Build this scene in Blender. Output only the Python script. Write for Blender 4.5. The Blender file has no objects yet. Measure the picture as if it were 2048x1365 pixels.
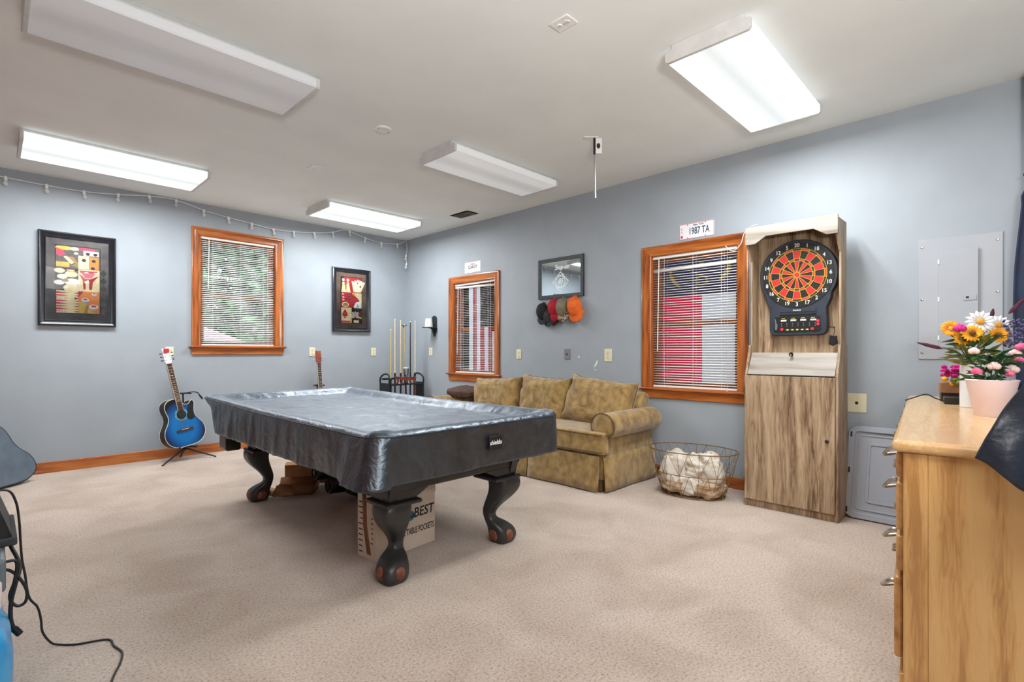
import bpy, bmesh, math, random
from mathutils import Vector, Matrix, noise
random.seed(7)
R = math.radians
PI = math.pi
col = bpy.context.scene.collection

# ------------------------------------------------------------------ materials
def s2l(c):
    return tuple((x/12.92 if x <= .04045 else ((x+.055)/1.055)**2.4) for x in [v/255 for v in c])+(1,)

def nt(name):
    m = bpy.data.materials.new(name); m.use_nodes = True
    n = m.node_tree.nodes; l = m.node_tree.links
    return m, n, l, n['Principled BSDF']

def coords(n, l, scale=(1, 1, 1), rot=(0, 0, 0)):
    tc = n.new('ShaderNodeTexCoord'); mp = n.new('ShaderNodeMapping')
    mp.inputs['Scale'].default_value = scale; mp.inputs['Rotation'].default_value = rot
    l.new(tc.outputs['Object'], mp.inputs[0]); return mp.outputs[0]

def mat(name, c, c2=None, rough=.5, metal=0., scale=12, stretch=(1, 1, 1), bump=0., bscale=80, spec=.5,
        coat=0., detail=4, lo=.35, hi=.65, emit=None, estr=0., sheen=0.):
    m, n, l, b = nt(name)
    v = coords(n, l, stretch)
    tx = n.new('ShaderNodeTexNoise'); tx.inputs['Scale'].default_value = scale; tx.inputs['Detail'].default_value = detail
    l.new(v, tx.inputs['Vector'])
    cr = n.new('ShaderNodeValToRGB'); e = cr.color_ramp.elements
    ca = s2l(c); cb = s2l(c2) if c2 else tuple(x*.88 for x in ca[:3])+(1,)
    e[0].position = lo; e[0].color = cb; e[1].position = hi; e[1].color = ca
    l.new(tx.outputs['Fac'], cr.inputs[0]); l.new(cr.outputs[0], b.inputs['Base Color'])
    b.inputs['Roughness'].default_value = rough; b.inputs['Metallic'].default_value = metal
    b.inputs['Specular IOR Level'].default_value = spec
    b.inputs['Coat Weight'].default_value = coat; b.inputs['Coat Roughness'].default_value = .15
    b.inputs['Sheen Weight'].default_value = sheen
    if bump:
        t2 = n.new('ShaderNodeTexNoise'); t2.inputs['Scale'].default_value = bscale; t2.inputs['Detail'].default_value = 3
        l.new(v, t2.inputs['Vector'])
        bp = n.new('ShaderNodeBump'); bp.inputs['Strength'].default_value = bump; bp.inputs['Distance'].default_value = .01
        l.new(t2.outputs['Fac'], bp.inputs['Height']); l.new(bp.outputs[0], b.inputs['Normal'])
    if emit:
        b.inputs['Emission Color'].default_value = s2l(emit); b.inputs['Emission Strength'].default_value = estr
    return m

def wood(name, light, mid, dark, axis='z', scale=1., rough=.4, coat=.0, cath=0., planks=0., bump=.15, fine=26):
    """stretched-noise grain running along one object axis"""
    m, n, l, b = nt(name)
    st = {'x': (.09, 1, 1), 'y': (1, .09, 1), 'z': (1, 1, .09)}[axis]
    v = coords(n, l, tuple(q*scale for q in st))
    a = n.new('ShaderNodeTexNoise'); a.inputs['Scale'].default_value = fine; a.inputs['Detail'].default_value = 8; a.inputs['Distortion'].default_value = .6+cath
    c = n.new('ShaderNodeTexNoise'); c.inputs['Scale'].default_value = 7; c.inputs['Detail'].default_value = 5; c.inputs['Distortion'].default_value = 1.2+cath
    l.new(v, a.inputs['Vector']); l.new(v, c.inputs['Vector'])
    mx = n.new('ShaderNodeMath'); mx.operation = 'MULTIPLY_ADD'; mx.inputs[1].default_value = .45
    l.new(a.outputs['Fac'], mx.inputs[0])
    m2 = n.new('ShaderNodeMath'); m2.operation = 'MULTIPLY'; m2.inputs[1].default_value = .55
    l.new(c.outputs['Fac'], m2.inputs[0]); l.new(m2.outputs[0], mx.inputs[2])
    out = mx.outputs[0]
    if planks:
        w = n.new('ShaderNodeTexWave'); w.wave_type = 'RINGS'; w.rings_direction = 'SPHERICAL'
        w.inputs['Scale'].default_value = planks; w.inputs['Distortion'].default_value = 3; w.inputs['Detail'].default_value = 3; w.inputs['Detail Scale'].default_value = 1.5
        l.new(v, w.inputs['Vector'])
        m3 = n.new('ShaderNodeMath'); m3.operation = 'MULTIPLY_ADD'; m3.inputs[1].default_value = .22
        l.new(w.outputs['Fac'], m3.inputs[0]); l.new(out, m3.inputs[2])
        m4 = n.new('ShaderNodeMath'); m4.operation = 'SUBTRACT'; m4.inputs[1].default_value = .11
        l.new(m3.outputs[0], m4.inputs[0]); out = m4.outputs[0]
    cr = n.new('ShaderNodeValToRGB'); e = cr.color_ramp.elements
    e[0].position = .36; e[0].color = s2l(dark); e[1].position = .62; e[1].color = s2l(light)
    k = e.new(.48); k.color = s2l(mid)
    l.new(out, cr.inputs[0]); l.new(cr.outputs[0], b.inputs['Base Color'])
    b.inputs['Roughness'].default_value = rough; b.inputs['Coat Weight'].default_value = coat; b.inputs['Coat Roughness'].default_value = .12
    bp = n.new('ShaderNodeBump'); bp.inputs['Strength'].default_value = bump; bp.inputs['Distance'].default_value = .002
    l.new(out, bp.inputs['Height']); l.new(bp.outputs[0], b.inputs['Normal'])
    return m

def glassy(name, tint=(1, 1, 1, 1), refl=1.5):
    m, n, l, b = nt(name); n.remove(b)
    t = n.new('ShaderNodeBsdfTransparent'); t.inputs[0].default_value = tint
    g = n.new('ShaderNodeBsdfGlossy'); g.inputs['Roughness'].default_value = .02
    f = n.new('ShaderNodeFresnel'); f.inputs[0].default_value = refl
    mx = n.new('ShaderNodeMixShader')
    l.new(f.outputs[0], mx.inputs[0]); l.new(t.outputs[0], mx.inputs[1]); l.new(g.outputs[0], mx.inputs[2])
    l.new(mx.outputs[0], n['Material Output'].inputs[0]); return m

def carpet_mat():
    m, n, l, b = nt('carpet')
    v = coords(n, l)
    f = n.new('ShaderNodeTexNoise'); f.inputs['Scale'].default_value = 85; f.inputs['Detail'].default_value = 10; f.inputs['Roughness'].default_value = .8
    g = n.new('ShaderNodeTexNoise'); g.inputs['Scale'].default_value = 2.2; g.inputs['Detail'].default_value = 5; g.inputs['Distortion'].default_value = .8
    for t in (f, g): l.new(v, t.inputs['Vector'])
    c1 = n.new('ShaderNodeValToRGB'); e = c1.color_ramp.elements
    e[0].position = .36; e[0].color = s2l((124, 104, 92)); e[1].position = .56; e[1].color = s2l((208, 193, 180))
    k = e.new(.46); k.color = s2l((186, 170, 157))
    l.new(f.outputs['Fac'], c1.inputs[0])
    c2 = n.new('ShaderNodeValToRGB'); e = c2.color_ramp.elements
    e[0].position = .32; e[0].color = (.80, .77, .74, 1); e[1].position = .62; e[1].color = (1, 1, 1, 1)
    l.new(g.outputs['Fac'], c2.inputs[0])
    mx = n.new('ShaderNodeMix'); mx.data_type = 'RGBA'; mx.blend_type = 'MULTIPLY'; mx.inputs[0].default_value = 1
    l.new(c1.outputs[0], mx.inputs[6]); l.new(c2.outputs[0], mx.inputs[7])
    l.new(mx.outputs[2], b.inputs['Base Color'])
    b.inputs['Roughness'].default_value = 1; b.inputs['Specular IOR Level'].default_value = .1
    b.inputs['Sheen Weight'].default_value = .25
    bp = n.new('ShaderNodeBump'); bp.inputs['Strength'].default_value = .5; bp.inputs['Distance'].default_value = .010
    l.new(f.outputs['Fac'], bp.inputs['Height']); l.new(bp.outputs[0], b.inputs['Normal'])
    return m

def brick_mat():
    m, n, l, b = nt('brick')
    v = coords(n, l, (1, 1, 1), (R(90), 0, R(90)))
    t = n.new('ShaderNodeTexBrick'); t.inputs['Scale'].default_value = 4
    t.inputs['Color1'].default_value = s2l((150, 95, 75)); t.inputs['Color2'].default_value = s2l((120, 72, 60)); t.inputs['Mortar'].default_value = s2l((170, 160, 150))
    l.new(v, t.inputs['Vector']); l.new(t.outputs[0], b.inputs['Base Color']); b.inputs['Roughness'].default_value = .9
    return m

def burst_mat(name, inner, midc, outer):
    m, n, l, b = nt(name)
    tc = n.new('ShaderNodeTexCoord')
    mp = n.new('ShaderNodeMapping'); mp.vector_type = 'TEXTURE'
    mp.inputs['Location'].default_value = (0, 0, .20); mp.inputs['Scale'].default_value = (.23, 1, .30)
    l.new(tc.outputs['Object'], mp.inputs[0])
    g = n.new('ShaderNodeTexGradient'); g.gradient_type = 'SPHERICAL'; l.new(mp.outputs[0], g.inputs[0])
    ns = n.new('ShaderNodeTexNoise'); ns.inputs['Scale'].default_value = 5; l.new(tc.outputs['Object'], ns.inputs['Vector'])
    ad = n.new('ShaderNodeMath'); ad.operation = 'MULTIPLY_ADD'; ad.inputs[1].default_value = .06
    l.new(ns.outputs['Fac'], ad.inputs[0]); l.new(g.outputs['Fac'], ad.inputs[2])
    cr = n.new('ShaderNodeValToRGB'); e = cr.color_ramp.elements
    e[0].position = .10; e[0].color = s2l(outer); e[1].position = .55; e[1].color = s2l(inner); k = e.new(.30); k.color = s2l(midc)
    l.new(ad.outputs[0], cr.inputs[0]); l.new(cr.outputs[0], b.inputs['Base Color'])
    b.inputs['Roughness'].default_value = .18; b.inputs['Coat Weight'].default_value = .6
    return m

def diffuser_mat(name, strength, cold):
    """prismatic acrylic lens, brighter along the two tubes behind it"""
    m, n, l, b = nt(name)
    tc = n.new('ShaderNodeTexCoord'); sp = n.new('ShaderNodeSeparateXYZ'); l.new(tc.outputs['Object'], sp.inputs[0])
    ab = n.new('ShaderNodeMath'); ab.operation = 'ABSOLUTE'; l.new(sp.outputs['Y'], ab.inputs[0])
    cr = n.new('ShaderNodeValToRGB'); e = cr.color_ramp.elements; cr.color_ramp.interpolation = 'EASE'
    e[0].position = 0; e[0].color = (.62, .66, .66, 1); e[1].position = .30; e[1].color = (.78, .8, .8, 1)
    k = e.new(.055); k.color = (.72, .75, .75, 1); k = e.new(.12); k.color = (1, 1, 1, 1); k = e.new(.2); k.color = (1, 1, 1, 1)
    l.new(ab.outputs[0], cr.inputs[0]); l.new(cr.outputs[0], b.inputs['Emission Color'])
    b.inputs['Emission Strength'].default_value = strength
    b.inputs['Base Color'].default_value = s2l(cold); b.inputs['Roughness'].default_value = .35
    w = n.new('ShaderNodeTexChecker'); w.inputs['Scale'].default_value = 140; l.new(tc.outputs['Object'], w.inputs['Vector'])
    bp = n.new('ShaderNodeBump'); bp.inputs['Strength'].default_value = .25; bp.inputs['Distance'].default_value = .002
    l.new(w.outputs['Fac'], bp.inputs['Height']); l.new(bp.outputs[0], b.inputs['Normal'])
    return m

M = dict(
    wall=mat('wall_paint', (158, 167, 175), (153, 162, 170), rough=.55, scale=3, bump=.04, bscale=160),
    ceil=mat('ceiling_paint', (236, 240, 238), (231, 235, 233), rough=.9, scale=2, bump=.05, bscale=200),
    carpet=carpet_mat(), brick=brick_mat(),
    pine_z=wood('pine_vertical', (192, 114, 50), (164, 88, 34), (98, 48, 18), 'z', 1.3, .28, .4),
    pine_x=wood('pine_along_x', (192, 114, 50), (164, 88, 34), (98, 48, 18), 'x', 1.3, .28, .4),
    pine_y=wood('pine_along_y', (182, 104, 46), (152, 80, 32), (90, 44, 18), 'y', 1.0, .35, .3),
    grey_oak_z=wood('grey_oak_vertical', (184, 162, 132), (154, 130, 102), (94, 70, 50), 'z', .75, .5, cath=1.8, fine=45),
    grey_oak_x=wood('pale_grey_oak', (164, 159, 150), (150, 143, 133), (116, 107, 96), 'x', .8, .5),
    oak_side=wood('golden_oak_side', (216, 174, 114), (204, 158, 98), (178, 130, 76), 'z', 1.0, .35, .2, cath=.8, planks=3.2, fine=75),
    oak_top=wood('golden_oak_top', (224, 190, 140), (215, 177, 125), (202, 160, 108), 'x', .8, .25, .3, cath=1.5, planks=2.5, fine=60),
    oak_front=wood('golden_oak_front', (212, 166, 104), (190, 140, 82), (150, 98, 50), 'x', .8, .3, .3),
    white=mat('white_plastic', (236, 236, 234), (230, 230, 228), rough=.4),
    blind=mat('blind_vinyl', (238, 238, 234), (230, 230, 226), rough=.35),
    almond=mat('almond_plastic', (226, 220, 190), (220, 214, 182), rough=.35),
    grey_plate=mat('grey_plate', (128, 130, 134), rough=.4),
    blackp=mat('black_plastic', (24, 26, 30), (18, 19, 22), rough=.4, bump=.1, bscale=200),
    black=mat('black_void', (8, 8, 9), rough=.6),
    frame=mat('black_satin_frame', (30, 34, 42), (22, 25, 32), rough=.28, coat=.3),
    legblack=mat('black_lacquered_wood', (52, 52, 52), (34, 34, 35), rough=.42, scale=6, coat=.15, bump=.05),
    inlay=mat('worn_brown_wood', (140, 78, 50), (90, 50, 34), rough=.5, scale=18),
    steel=mat('steel', (190, 190, 188), rough=.3, metal=1),
    darksteel=mat('dark_steel', (70, 70, 72), rough=.4, metal=1),
    pewter=mat('pewter', (190, 188, 180), (150, 148, 140), rough=.35, metal=.8, scale=40),
    wire=mat('antique_brass_wire', (160, 128, 84), (110, 84, 56), rough=.5, metal=.6, scale=40),
    panel=mat('panel_grey_paint', (168, 173, 180), (164, 169, 177), rough=.35, scale=3),
    mirror=mat('mirror_silver', (225, 235, 238), (222, 232, 236), rough=.02, metal=1),
    frost=mat('frosted_print', (232, 240, 242), rough=.5, emit=(232, 240, 242), estr=.12),
    cardboard=mat('brown_cardboard', (160, 118, 80), (140, 100, 66), rough=.85, scale=8),
    carton=mat('white_carton', (214, 200, 184), (206, 190, 174), rough=.8, scale=5),
    tape=mat('brown_paper_tape', (150, 96, 58), (128, 80, 48), rough=.5, scale=20),
    ink=mat('dark_ink', (30, 28, 30), rough=.7), greyink=mat('grey_ink', (140, 132, 126), rough=.7),
    globe=mat('globe_blue', (40, 130, 160), (20, 60, 90), rough=.6, scale=30, lo=.48, hi=.52),
    glass=glassy('window_glass'), pglass=glassy('picture_glass', refl=1.45), bulbglass=glassy('bulb_glass', (.97, .98, .97, 1), 1.6),
    canvas_dark=mat('picture_mat_grey', (112, 108, 106), (78, 76, 80), rough=.8, scale=6),
    canvas_brown=mat('picture_mat_brown', (128, 108, 92), (92, 78, 70), rough=.8, scale=6),
    sofa=mat('olive_gold_velour', (170, 140, 84), (122, 95, 48), rough=.8, scale=14, stretch=(1, 1, .8), bump=.8, bscale=12, detail=12, sheen=.4, lo=.34, hi=.68),
    sofa_dark=mat('sofa_welt', (96, 74, 36), rough=.8),
    pillow=mat('dark_brown_cloth', (92, 66, 56), (60, 42, 38), rough=.8, scale=20),
    towel=mat('white_terry', (226, 220, 208), (186, 170, 148), rough=1, scale=10, bump=.6, bscale=220, lo=.3, hi=.5),
    towel_cream=mat('cream_terry', (206, 182, 152), (160, 128, 96), rough=1, scale=10, bump=.6, bscale=220, lo=.3, hi=.55),
    lid=mat('grey_blue_plastic', (164, 171, 183), (159, 166, 178), rough=.4, scale=3),
    case=mat('slate_vinyl', (98, 112, 126), (84, 97, 111), rough=.45, scale=8, bump=.25, bscale=220),
    cord=mat('black_cord', (28, 26, 28), rough=.5),
    whitecord=mat('white_cord', (228, 229, 232), rough=.5),
    blue_burst=burst_mat('blue_burst', (2, 108, 180), (2, 70, 130), (4, 8, 20)),
    amber_burst=burst_mat('amber_burst', (190, 120, 60), (150, 84, 40), (50, 20, 10)),
    rosette=mat('rosette', (110, 170, 190), (60, 110, 130), rough=.3, scale=60),
    cream=mat('cream_binding', (222, 212, 190), rough=.4),
    rosewood=mat('rosewood', (84, 52, 40), (50, 30, 24), rough=.4, scale=30),
    redwood=mat('red_brown_wood', (150, 62, 34), (104, 40, 24), rough=.35, scale=12, coat=.3),
    maple=mat('pale_maple', (226, 208, 168), (210, 190, 146), rough=.3, scale=10),
    yellowmaple=mat('yellow_maple', (206, 184, 108), rough=.3),
    vinyl_tag=mat('black_tag', (14, 15, 18), rough=.5),
    candle=mat('white_candle', (240, 240, 236), rough=.5), green_black=mat('dark_green_black_paint', (40, 50, 52), (28, 36, 38), rough=.4),
    red=mat('red', (188, 28, 44), (160, 20, 36), rough=.6), crimson=mat('crimson_nylon', (206, 36, 84), (180, 26, 70), rough=.7, scale=4, emit=(206, 30, 78), estr=.42),  # flag nylons from here on glow in place of daylight through the cloth
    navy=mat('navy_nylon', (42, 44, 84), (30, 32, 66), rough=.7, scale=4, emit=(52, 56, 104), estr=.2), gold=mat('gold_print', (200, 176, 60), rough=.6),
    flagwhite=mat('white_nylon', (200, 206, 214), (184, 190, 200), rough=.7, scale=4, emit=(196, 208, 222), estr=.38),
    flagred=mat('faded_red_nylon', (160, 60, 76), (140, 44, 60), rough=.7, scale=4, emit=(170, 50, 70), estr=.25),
    orange=mat('orange_cotton', (232, 112, 38), (214, 92, 26), rough=.85, scale=20),
    khaki=mat('khaki_cotton', (132, 124, 104), (112, 104, 86), rough=.9, scale=20),
    camo=mat('camo_print', (176, 160, 140), (80, 66, 54), rough=.9, scale=50, lo=.47, hi=.53),
    charcoal=mat('charcoal_cotton', (52, 56, 62), (40, 43, 48), rough=.85, scale=20), blackcloth=mat('black_cotton', (22, 23, 28), rough=.85),
    redcap=mat('red_cotton', (178, 24, 46), (150, 16, 36), rough=.85, scale=20),
    whitepaint=mat('white_enamel', (235, 236, 238), (226, 228, 232), rough=.35),
    pinktxt=mat('pink_print', (220, 60, 90), rough=.6), bluetxt=mat('navy_print', (34, 62, 100), rough=.6), redtxt=mat('rust_print', (170, 84, 70), rough=.6),
    segred=mat('segment_red', (206, 44, 40), rough=.5), segblack=mat('segment_black', (26, 28, 24), rough=.5),
    segorange=mat('segment_orange', (198, 76, 34), rough=.5), seggreen=mat('segment_dark_green', (46, 50, 24), rough=.5),
    spider=mat('yellow_wire', (226, 196, 70), rough=.4), dartgrey=mat('dartboard_shell', (48, 56, 68), (40, 47, 58), rough=.45, bump=.1, bscale=200),
    led=mat('display_white', (210, 210, 206), rough=.4), btn_y=mat('button_yellow', (214, 206, 90), rough=.4), btn_r=mat('button_red', (214, 50, 70), rough=.4),
    pinkpot=mat('pale_pink_tin', (240, 222, 228), (236, 212, 218), rough=.4, scale=4),
    leaf=mat('leaf_green', (62, 104, 58), (34, 66, 38), rough=.6, scale=30), leaf_olive=mat('leaf_olive', (128, 130, 46), (84, 90, 30), rough=.6, scale=30),
    petal_w=mat('petal_white', (240, 240, 242), rough=.7), petal_y=mat('petal_yellow', (246, 186, 40), (232, 140, 30), rough=.7, scale=30),
    petal_m=mat('petal_magenta', (214, 40, 150), (190, 24, 120), rough=.7, scale=40), petal_p=mat('petal_pink', (236, 120, 160), (222, 80, 130), rough=.7, scale=40),
    petal_b=mat('petal_blush', (240, 208, 206), rough=.7), petal_v=mat('petal_lavender', (104, 96, 134), (70, 64, 100), rough=.8, scale=60), plum=mat('plum_plume', (92, 40, 62), (60, 26, 44), rough=.9, scale=80),
    brownc=mat('flower_centre', (110, 60, 30), rough=.8),
    bluebag=mat('blue_plastic', (60, 170, 225), (36, 140, 205), rough=.3, scale=8, bump=.3, bscale=12),
    totegrey=mat('grey_tote', (104, 116, 122), (92, 104, 110), rough=.45), pinkbag=mat('pale_pink_plastic', (222, 206, 208), rough=.4),
    leather=mat('blue_black_leather', (30, 40, 54), (18, 24, 34), rough=.38, scale=5, bump=.3, bscale=30),
    navyc=mat('navy_cloth', (26, 42, 72), (18, 30, 54), rough=.7, scale=5),
    fence=wood('outdoor_brown_boards', (128, 92, 70), (100, 70, 52), (60, 42, 32), 'z', .5, .8),
    grass=mat('lawn', (110, 140, 80), (80, 110, 60), rough=1, scale=6),
    bark=mat('bark', (90, 78, 66), (60, 52, 44), rough=.95, scale=14, stretch=(1, 1, .2)),
    foliage=mat('foliage', (128, 180, 134), (36, 74, 54), rough=.8, scale=5, lo=.4, hi=.6),
    parasol=mat('pale_pink_canvas', (236, 208, 216), rough=.8),
    lamp_on=diffuser_mat('lens_lit', 1.0, (130, 134, 134)), lamp_off=diffuser_mat('lens_unlit', .10, (206, 208, 212)), lamp_dim=diffuser_mat('lens_dim', .26, (205, 206, 206)),
    housing=mat('fixture_enamel', (206, 206, 204), (196, 196, 194), rough=.4),
    cavity=mat('duct_dark', (128, 122, 114), (84, 80, 76), rough=.8, scale=30),
    vinyl_line=mat('seam_thread', (30, 34, 40), rough=.6),
)

def vinyl_mat(name, ca, cb, sheen, r0, r1, k):
    m, n, l, b = nt(name)
    v = coords(n, l)
    a = n.new('ShaderNodeTexNoise'); a.inputs['Scale'].default_value = 3.2; a.inputs['Detail'].default_value = 4; a.inputs['Distortion'].default_value = 2.2
    c = n.new('ShaderNodeTexNoise'); c.inputs['Scale'].default_value = 14; c.inputs['Detail'].default_value = 5; c.inputs['Distortion'].default_value = 1.5
    d = n.new('ShaderNodeTexNoise'); d.inputs['Scale'].default_value = 400
    for t in (a, c, d): l.new(v, t.inputs['Vector'])
    cr = n.new('ShaderNodeValToRGB'); e = cr.color_ramp.elements
    e[0].position = .4; e[0].color = s2l(ca); e[1].position = .65; e[1].color = s2l(cb)
    l.new(c.outputs['Fac'], cr.inputs[0]); l.new(cr.outputs[0], b.inputs['Base Color'])
    r2 = n.new('ShaderNodeMapRange'); r2.inputs['From Min'].default_value = .35; r2.inputs['From Max'].default_value = .7; r2.inputs['To Min'].default_value = r0; r2.inputs['To Max'].default_value = r1
    l.new(a.outputs['Fac'], r2.inputs[0]); l.new(r2.outputs[0], b.inputs['Roughness'])
    b.inputs['Specular IOR Level'].default_value = 1.0; b.inputs['IOR'].default_value = 1.6; b.inputs['Specular Tint'].default_value = (.72, .86, 1, 1); b.inputs['Sheen Weight'].default_value = sheen; b.inputs['Sheen Roughness'].default_value = .35; b.inputs['Sheen Tint'].default_value = (.75, .87, 1, 1); b.inputs['Coat Weight'].default_value = .12; b.inputs['Coat Roughness'].default_value = .3
    b1 = n.new('ShaderNodeBump'); b1.inputs['Strength'].default_value = .55*k; b1.inputs['Distance'].default_value = .02; l.new(a.outputs['Fac'], b1.inputs['Height'])
    b2 = n.new('ShaderNodeBump'); b2.inputs['Strength'].default_value = .6*k; b2.inputs['Distance'].default_value = .01; l.new(c.outputs['Fac'], b2.inputs['Height']); l.new(b1.outputs[0], b2.inputs['Normal'])
    b3 = n.new('ShaderNodeBump'); b3.inputs['Strength'].default_value = .15; b3.inputs['Distance'].default_value = .001; l.new(d.outputs['Fac'], b3.inputs['Height']); l.new(b2.outputs[0], b3.inputs['Normal'])
    l.new(b3.outputs[0], b.inputs['Normal'])
    return m
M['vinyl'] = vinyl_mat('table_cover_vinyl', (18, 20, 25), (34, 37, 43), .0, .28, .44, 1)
M['vinyl_top'] = vinyl_mat('cover_top_painted_sheen', (58, 67, 78), (84, 95, 108), .55, .34, .52, .8)  # paler base and sheen put the reflected ceiling light into the top's colour
M['bulbwhite'] = mat('hazy_bulb_glass', (236, 240, 240), (224, 230, 230), rough=.15)
M['bulbwhite'].node_tree.nodes['Principled BSDF'].inputs['Alpha'].default_value = .5

# ------------------------------------------------------------------ mesh helpers
class MB:
    def __init__(s, *mats):
        s.bm = bmesh.new(); s.mats = list(mats) or ['white']; s.mi = 0
    def use(s, name):
        if name not in s.mats: s.mats.append(name)
        s.mi = s.mats.index(name); return s
    def face(s, vs):
        try:
            f = s.bm.faces.new(vs); f.material_index = s.mi; return f
        except ValueError: return None
    def V(s, *p): return s.bm.verts.new(p if len(p) == 3 else p[0])
    def poly(s, pts): return s.face([s.V(*p) for p in pts])
    def box(s, x0, x1, y0, y1, z0, z1, rot=None, piv=None):
        c = [Vector((x, y, z)) for z in (z0, z1) for y in (y0, y1) for x in (x0, x1)]
        if rot:
            p = Vector(piv or ((x0+x1)/2, (y0+y1)/2, (z0+z1)/2)); c = [rot @ (q-p)+p for q in c]
        v = [s.V(*q) for q in c]
        for q in ((0, 2, 3, 1), (4, 5, 7, 6), (0, 1, 5, 4), (2, 6, 7, 3), (0, 4, 6, 2), (1, 3, 7, 5)): s.face([v[i] for i in q])
        return s
    def prism(s, pts, y0, y1, plane='xz', side=None):
        """extrude 2D outline; plane xz: along y"""
        def P(a, b, h): return {'xz': (a, h, b), 'xy': (a, b, h), 'yz': (h, a, b)}[plane]
        A = [s.V(*P(a, b, y0)) for a, b in pts]; B = [s.V(*P(a, b, y1)) for a, b in pts]
        s.face(A); k = s.mi; s.face(B[::-1])
        if side: s.use(side)
        n = len(pts)
        for i in range(n): s.face([A[i], B[i], B[(i+1) % n], A[(i+1) % n]])
        s.mi = k
        return s
    def tube(s, pts, r, seg=8, closed=False, cap=True):
        pts = [Vector(p) for p in pts]; n = len(pts)
        rr = r if isinstance(r, (list, tuple)) else [r]*n
        rings = []; up = Vector((0, 0, 1))
        for i, p in enumerate(pts):
            if closed: t = pts[(i+1) % n]-pts[i-1]
            else: t = pts[min(i+1, n-1)]-pts[max(i-1, 0)]
            t.normalize()
            u = up-t*up.dot(t)
            if u.length < .15:
                up = Vector((1, 0, 0)) if abs(t.x) < .7 else Vector((0, 1, 0)); u = up-t*up.dot(t)
            u.normalize(); w = t.cross(u); up = u
            rings.append([s.V(*(p+(u*math.cos(2*PI*k/seg)+w*math.sin(2*PI*k/seg))*rr[i])) for k in range(seg)])
        m = n if closed else n-1
        for i in range(m):
            a, b = rings[i], rings[(i+1) % n]
            for k in range(seg): s.face([a[k], a[(k+1) % seg], b[(k+1) % seg], b[k]])
        if not closed and cap: s.face(rings[0][::-1]); s.face(rings[-1])
        return s
    def lathe(s, prof, o=(0, 0, 0), seg=24, axis='z', sx=1, sy=1, cap=True):
        rings = []
        for r, h in prof:
            ring = []
            for k in range(seg):
                a = 2*PI*k/seg; x, y = r*math.cos(a)*sx, r*math.sin(a)*sy
                p = {'z': (x, y, h), 'y': (x, h, y), 'x': (h, x, y)}[axis]
                ring.append(s.V(o[0]+p[0], o[1]+p[1], o[2]+p[2]))
            rings.append(ring)
        for a, b in zip(rings, rings[1:]):
            for k in range(seg): s.face([a[k], a[(k+1) % seg], b[(k+1) % seg], b[k]])
        if cap: s.face(rings[0][::-1]); s.face(rings[-1])
        return s
    def ell(s, c, r, u=16, v=10, fn=None):
        g = []
        for j in range(v+1):
            th = PI*j/v; row = []
            for i in range(u):
                ph = 2*PI*i/u
                p = Vector((math.sin(th)*math.cos(ph), math.sin(th)*math.sin(ph), math.cos(th)))
                if fn: p = fn(p)
                row.append((c[0]+p.x*r[0], c[1]+p.y*r[1], c[2]+p.z*r[2]))
            g.append(row)
        top = s.V(*g[0][0]); bot = s.V(*g[v][0])
        rows = [[s.V(*p) for p in row] for row in g[1:v]]
        for i in range(u):
            s.face([top, rows[0][i], rows[0][(i+1) % u]]); s.face([bot, rows[-1][(i+1) % u], rows[-1][i]])
        for a, b in zip(rows, rows[1:]):
            for i in range(u): s.face([a[i], b[i], b[(i+1) % u], a[(i+1) % u]])
        return s
    def grid(s, fn, nu, nv, closed_u=False):
        g = [[s.V(*fn(i/nu, j/nv)) for i in range(nu if closed_u else nu+1)] for j in range(nv+1)]
        w = len(g[0])
        for j in range(nv):
            for i in range(w if closed_u else w-1): s.face([g[j][i], g[j][(i+1) % w], g[j+1][(i+1) % w], g[j+1][i]])
        return g
    def frame(s, x0, x1, z0, z1, prof, mats=('pine_x', 'pine_z'), open_bottom=False):
        """mitred moulding round a rectangle; prof = [(outward, y)]"""
        cs = [(x0, z0, -1, -1), (x0, z1, -1, 1), (x1, z1, 1, 1), (x1, z0, 1, -1)]
        rings = []
        for cx, cz, sx, sz in cs:
            if open_bottom and sz < 0: sz = 0
            rings.append([s.V(cx+sx*u, y, cz+sz*u) for u, y in prof])
        n = len(prof)
        for i in range(3 if open_bottom else 4):
            s.use(mats[1] if i % 2 == 0 else mats[0])
            a, b = rings[i], rings[(i+1) % 4]
            for k in range(n): s.face([a[k], b[k], b[(k+1) % n], a[(k+1) % n]])
        if open_bottom: s.face(rings[0][::-1]); s.face(rings[3])
        return s
    def build(s, name, parent=None, loc=(0, 0, 0), rot=(0, 0, 0), bevel=0, smooth=35, sub=0, solid=0, label=None):
        bmesh.ops.recalc_face_normals(s.bm, faces=s.bm.faces)
        me = bpy.data.meshes.new(name); s.bm.to_mesh(me); s.bm.free()
        for k in s.mats: me.materials.append(M[k])
        if smooth:
            me.polygons.foreach_set('use_smooth', [True]*len(me.polygons))
            if smooth < 180: me.set_sharp_from_angle(angle=R(smooth))
        o = bpy.data.objects.new(name, me); col.objects.link(o)
        o.location = loc; o.rotation_euler = rot
        if parent: o.parent = parent
        if solid:
            q = o.modifiers.new('solid', 'SOLIDIFY'); q.thickness = solid; q.offset = 0
        if bevel:
            q = o.modifiers.new('bevel', 'BEVEL'); q.width = bevel; q.segments = 2; q.limit_method = 'ANGLE'; q.angle_limit = R(40)
        if sub:
            q = o.modifiers.new('sub', 'SUBSURF'); q.levels = sub; q.render_levels = sub
        if label: o['label'] = label
        return o

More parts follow.
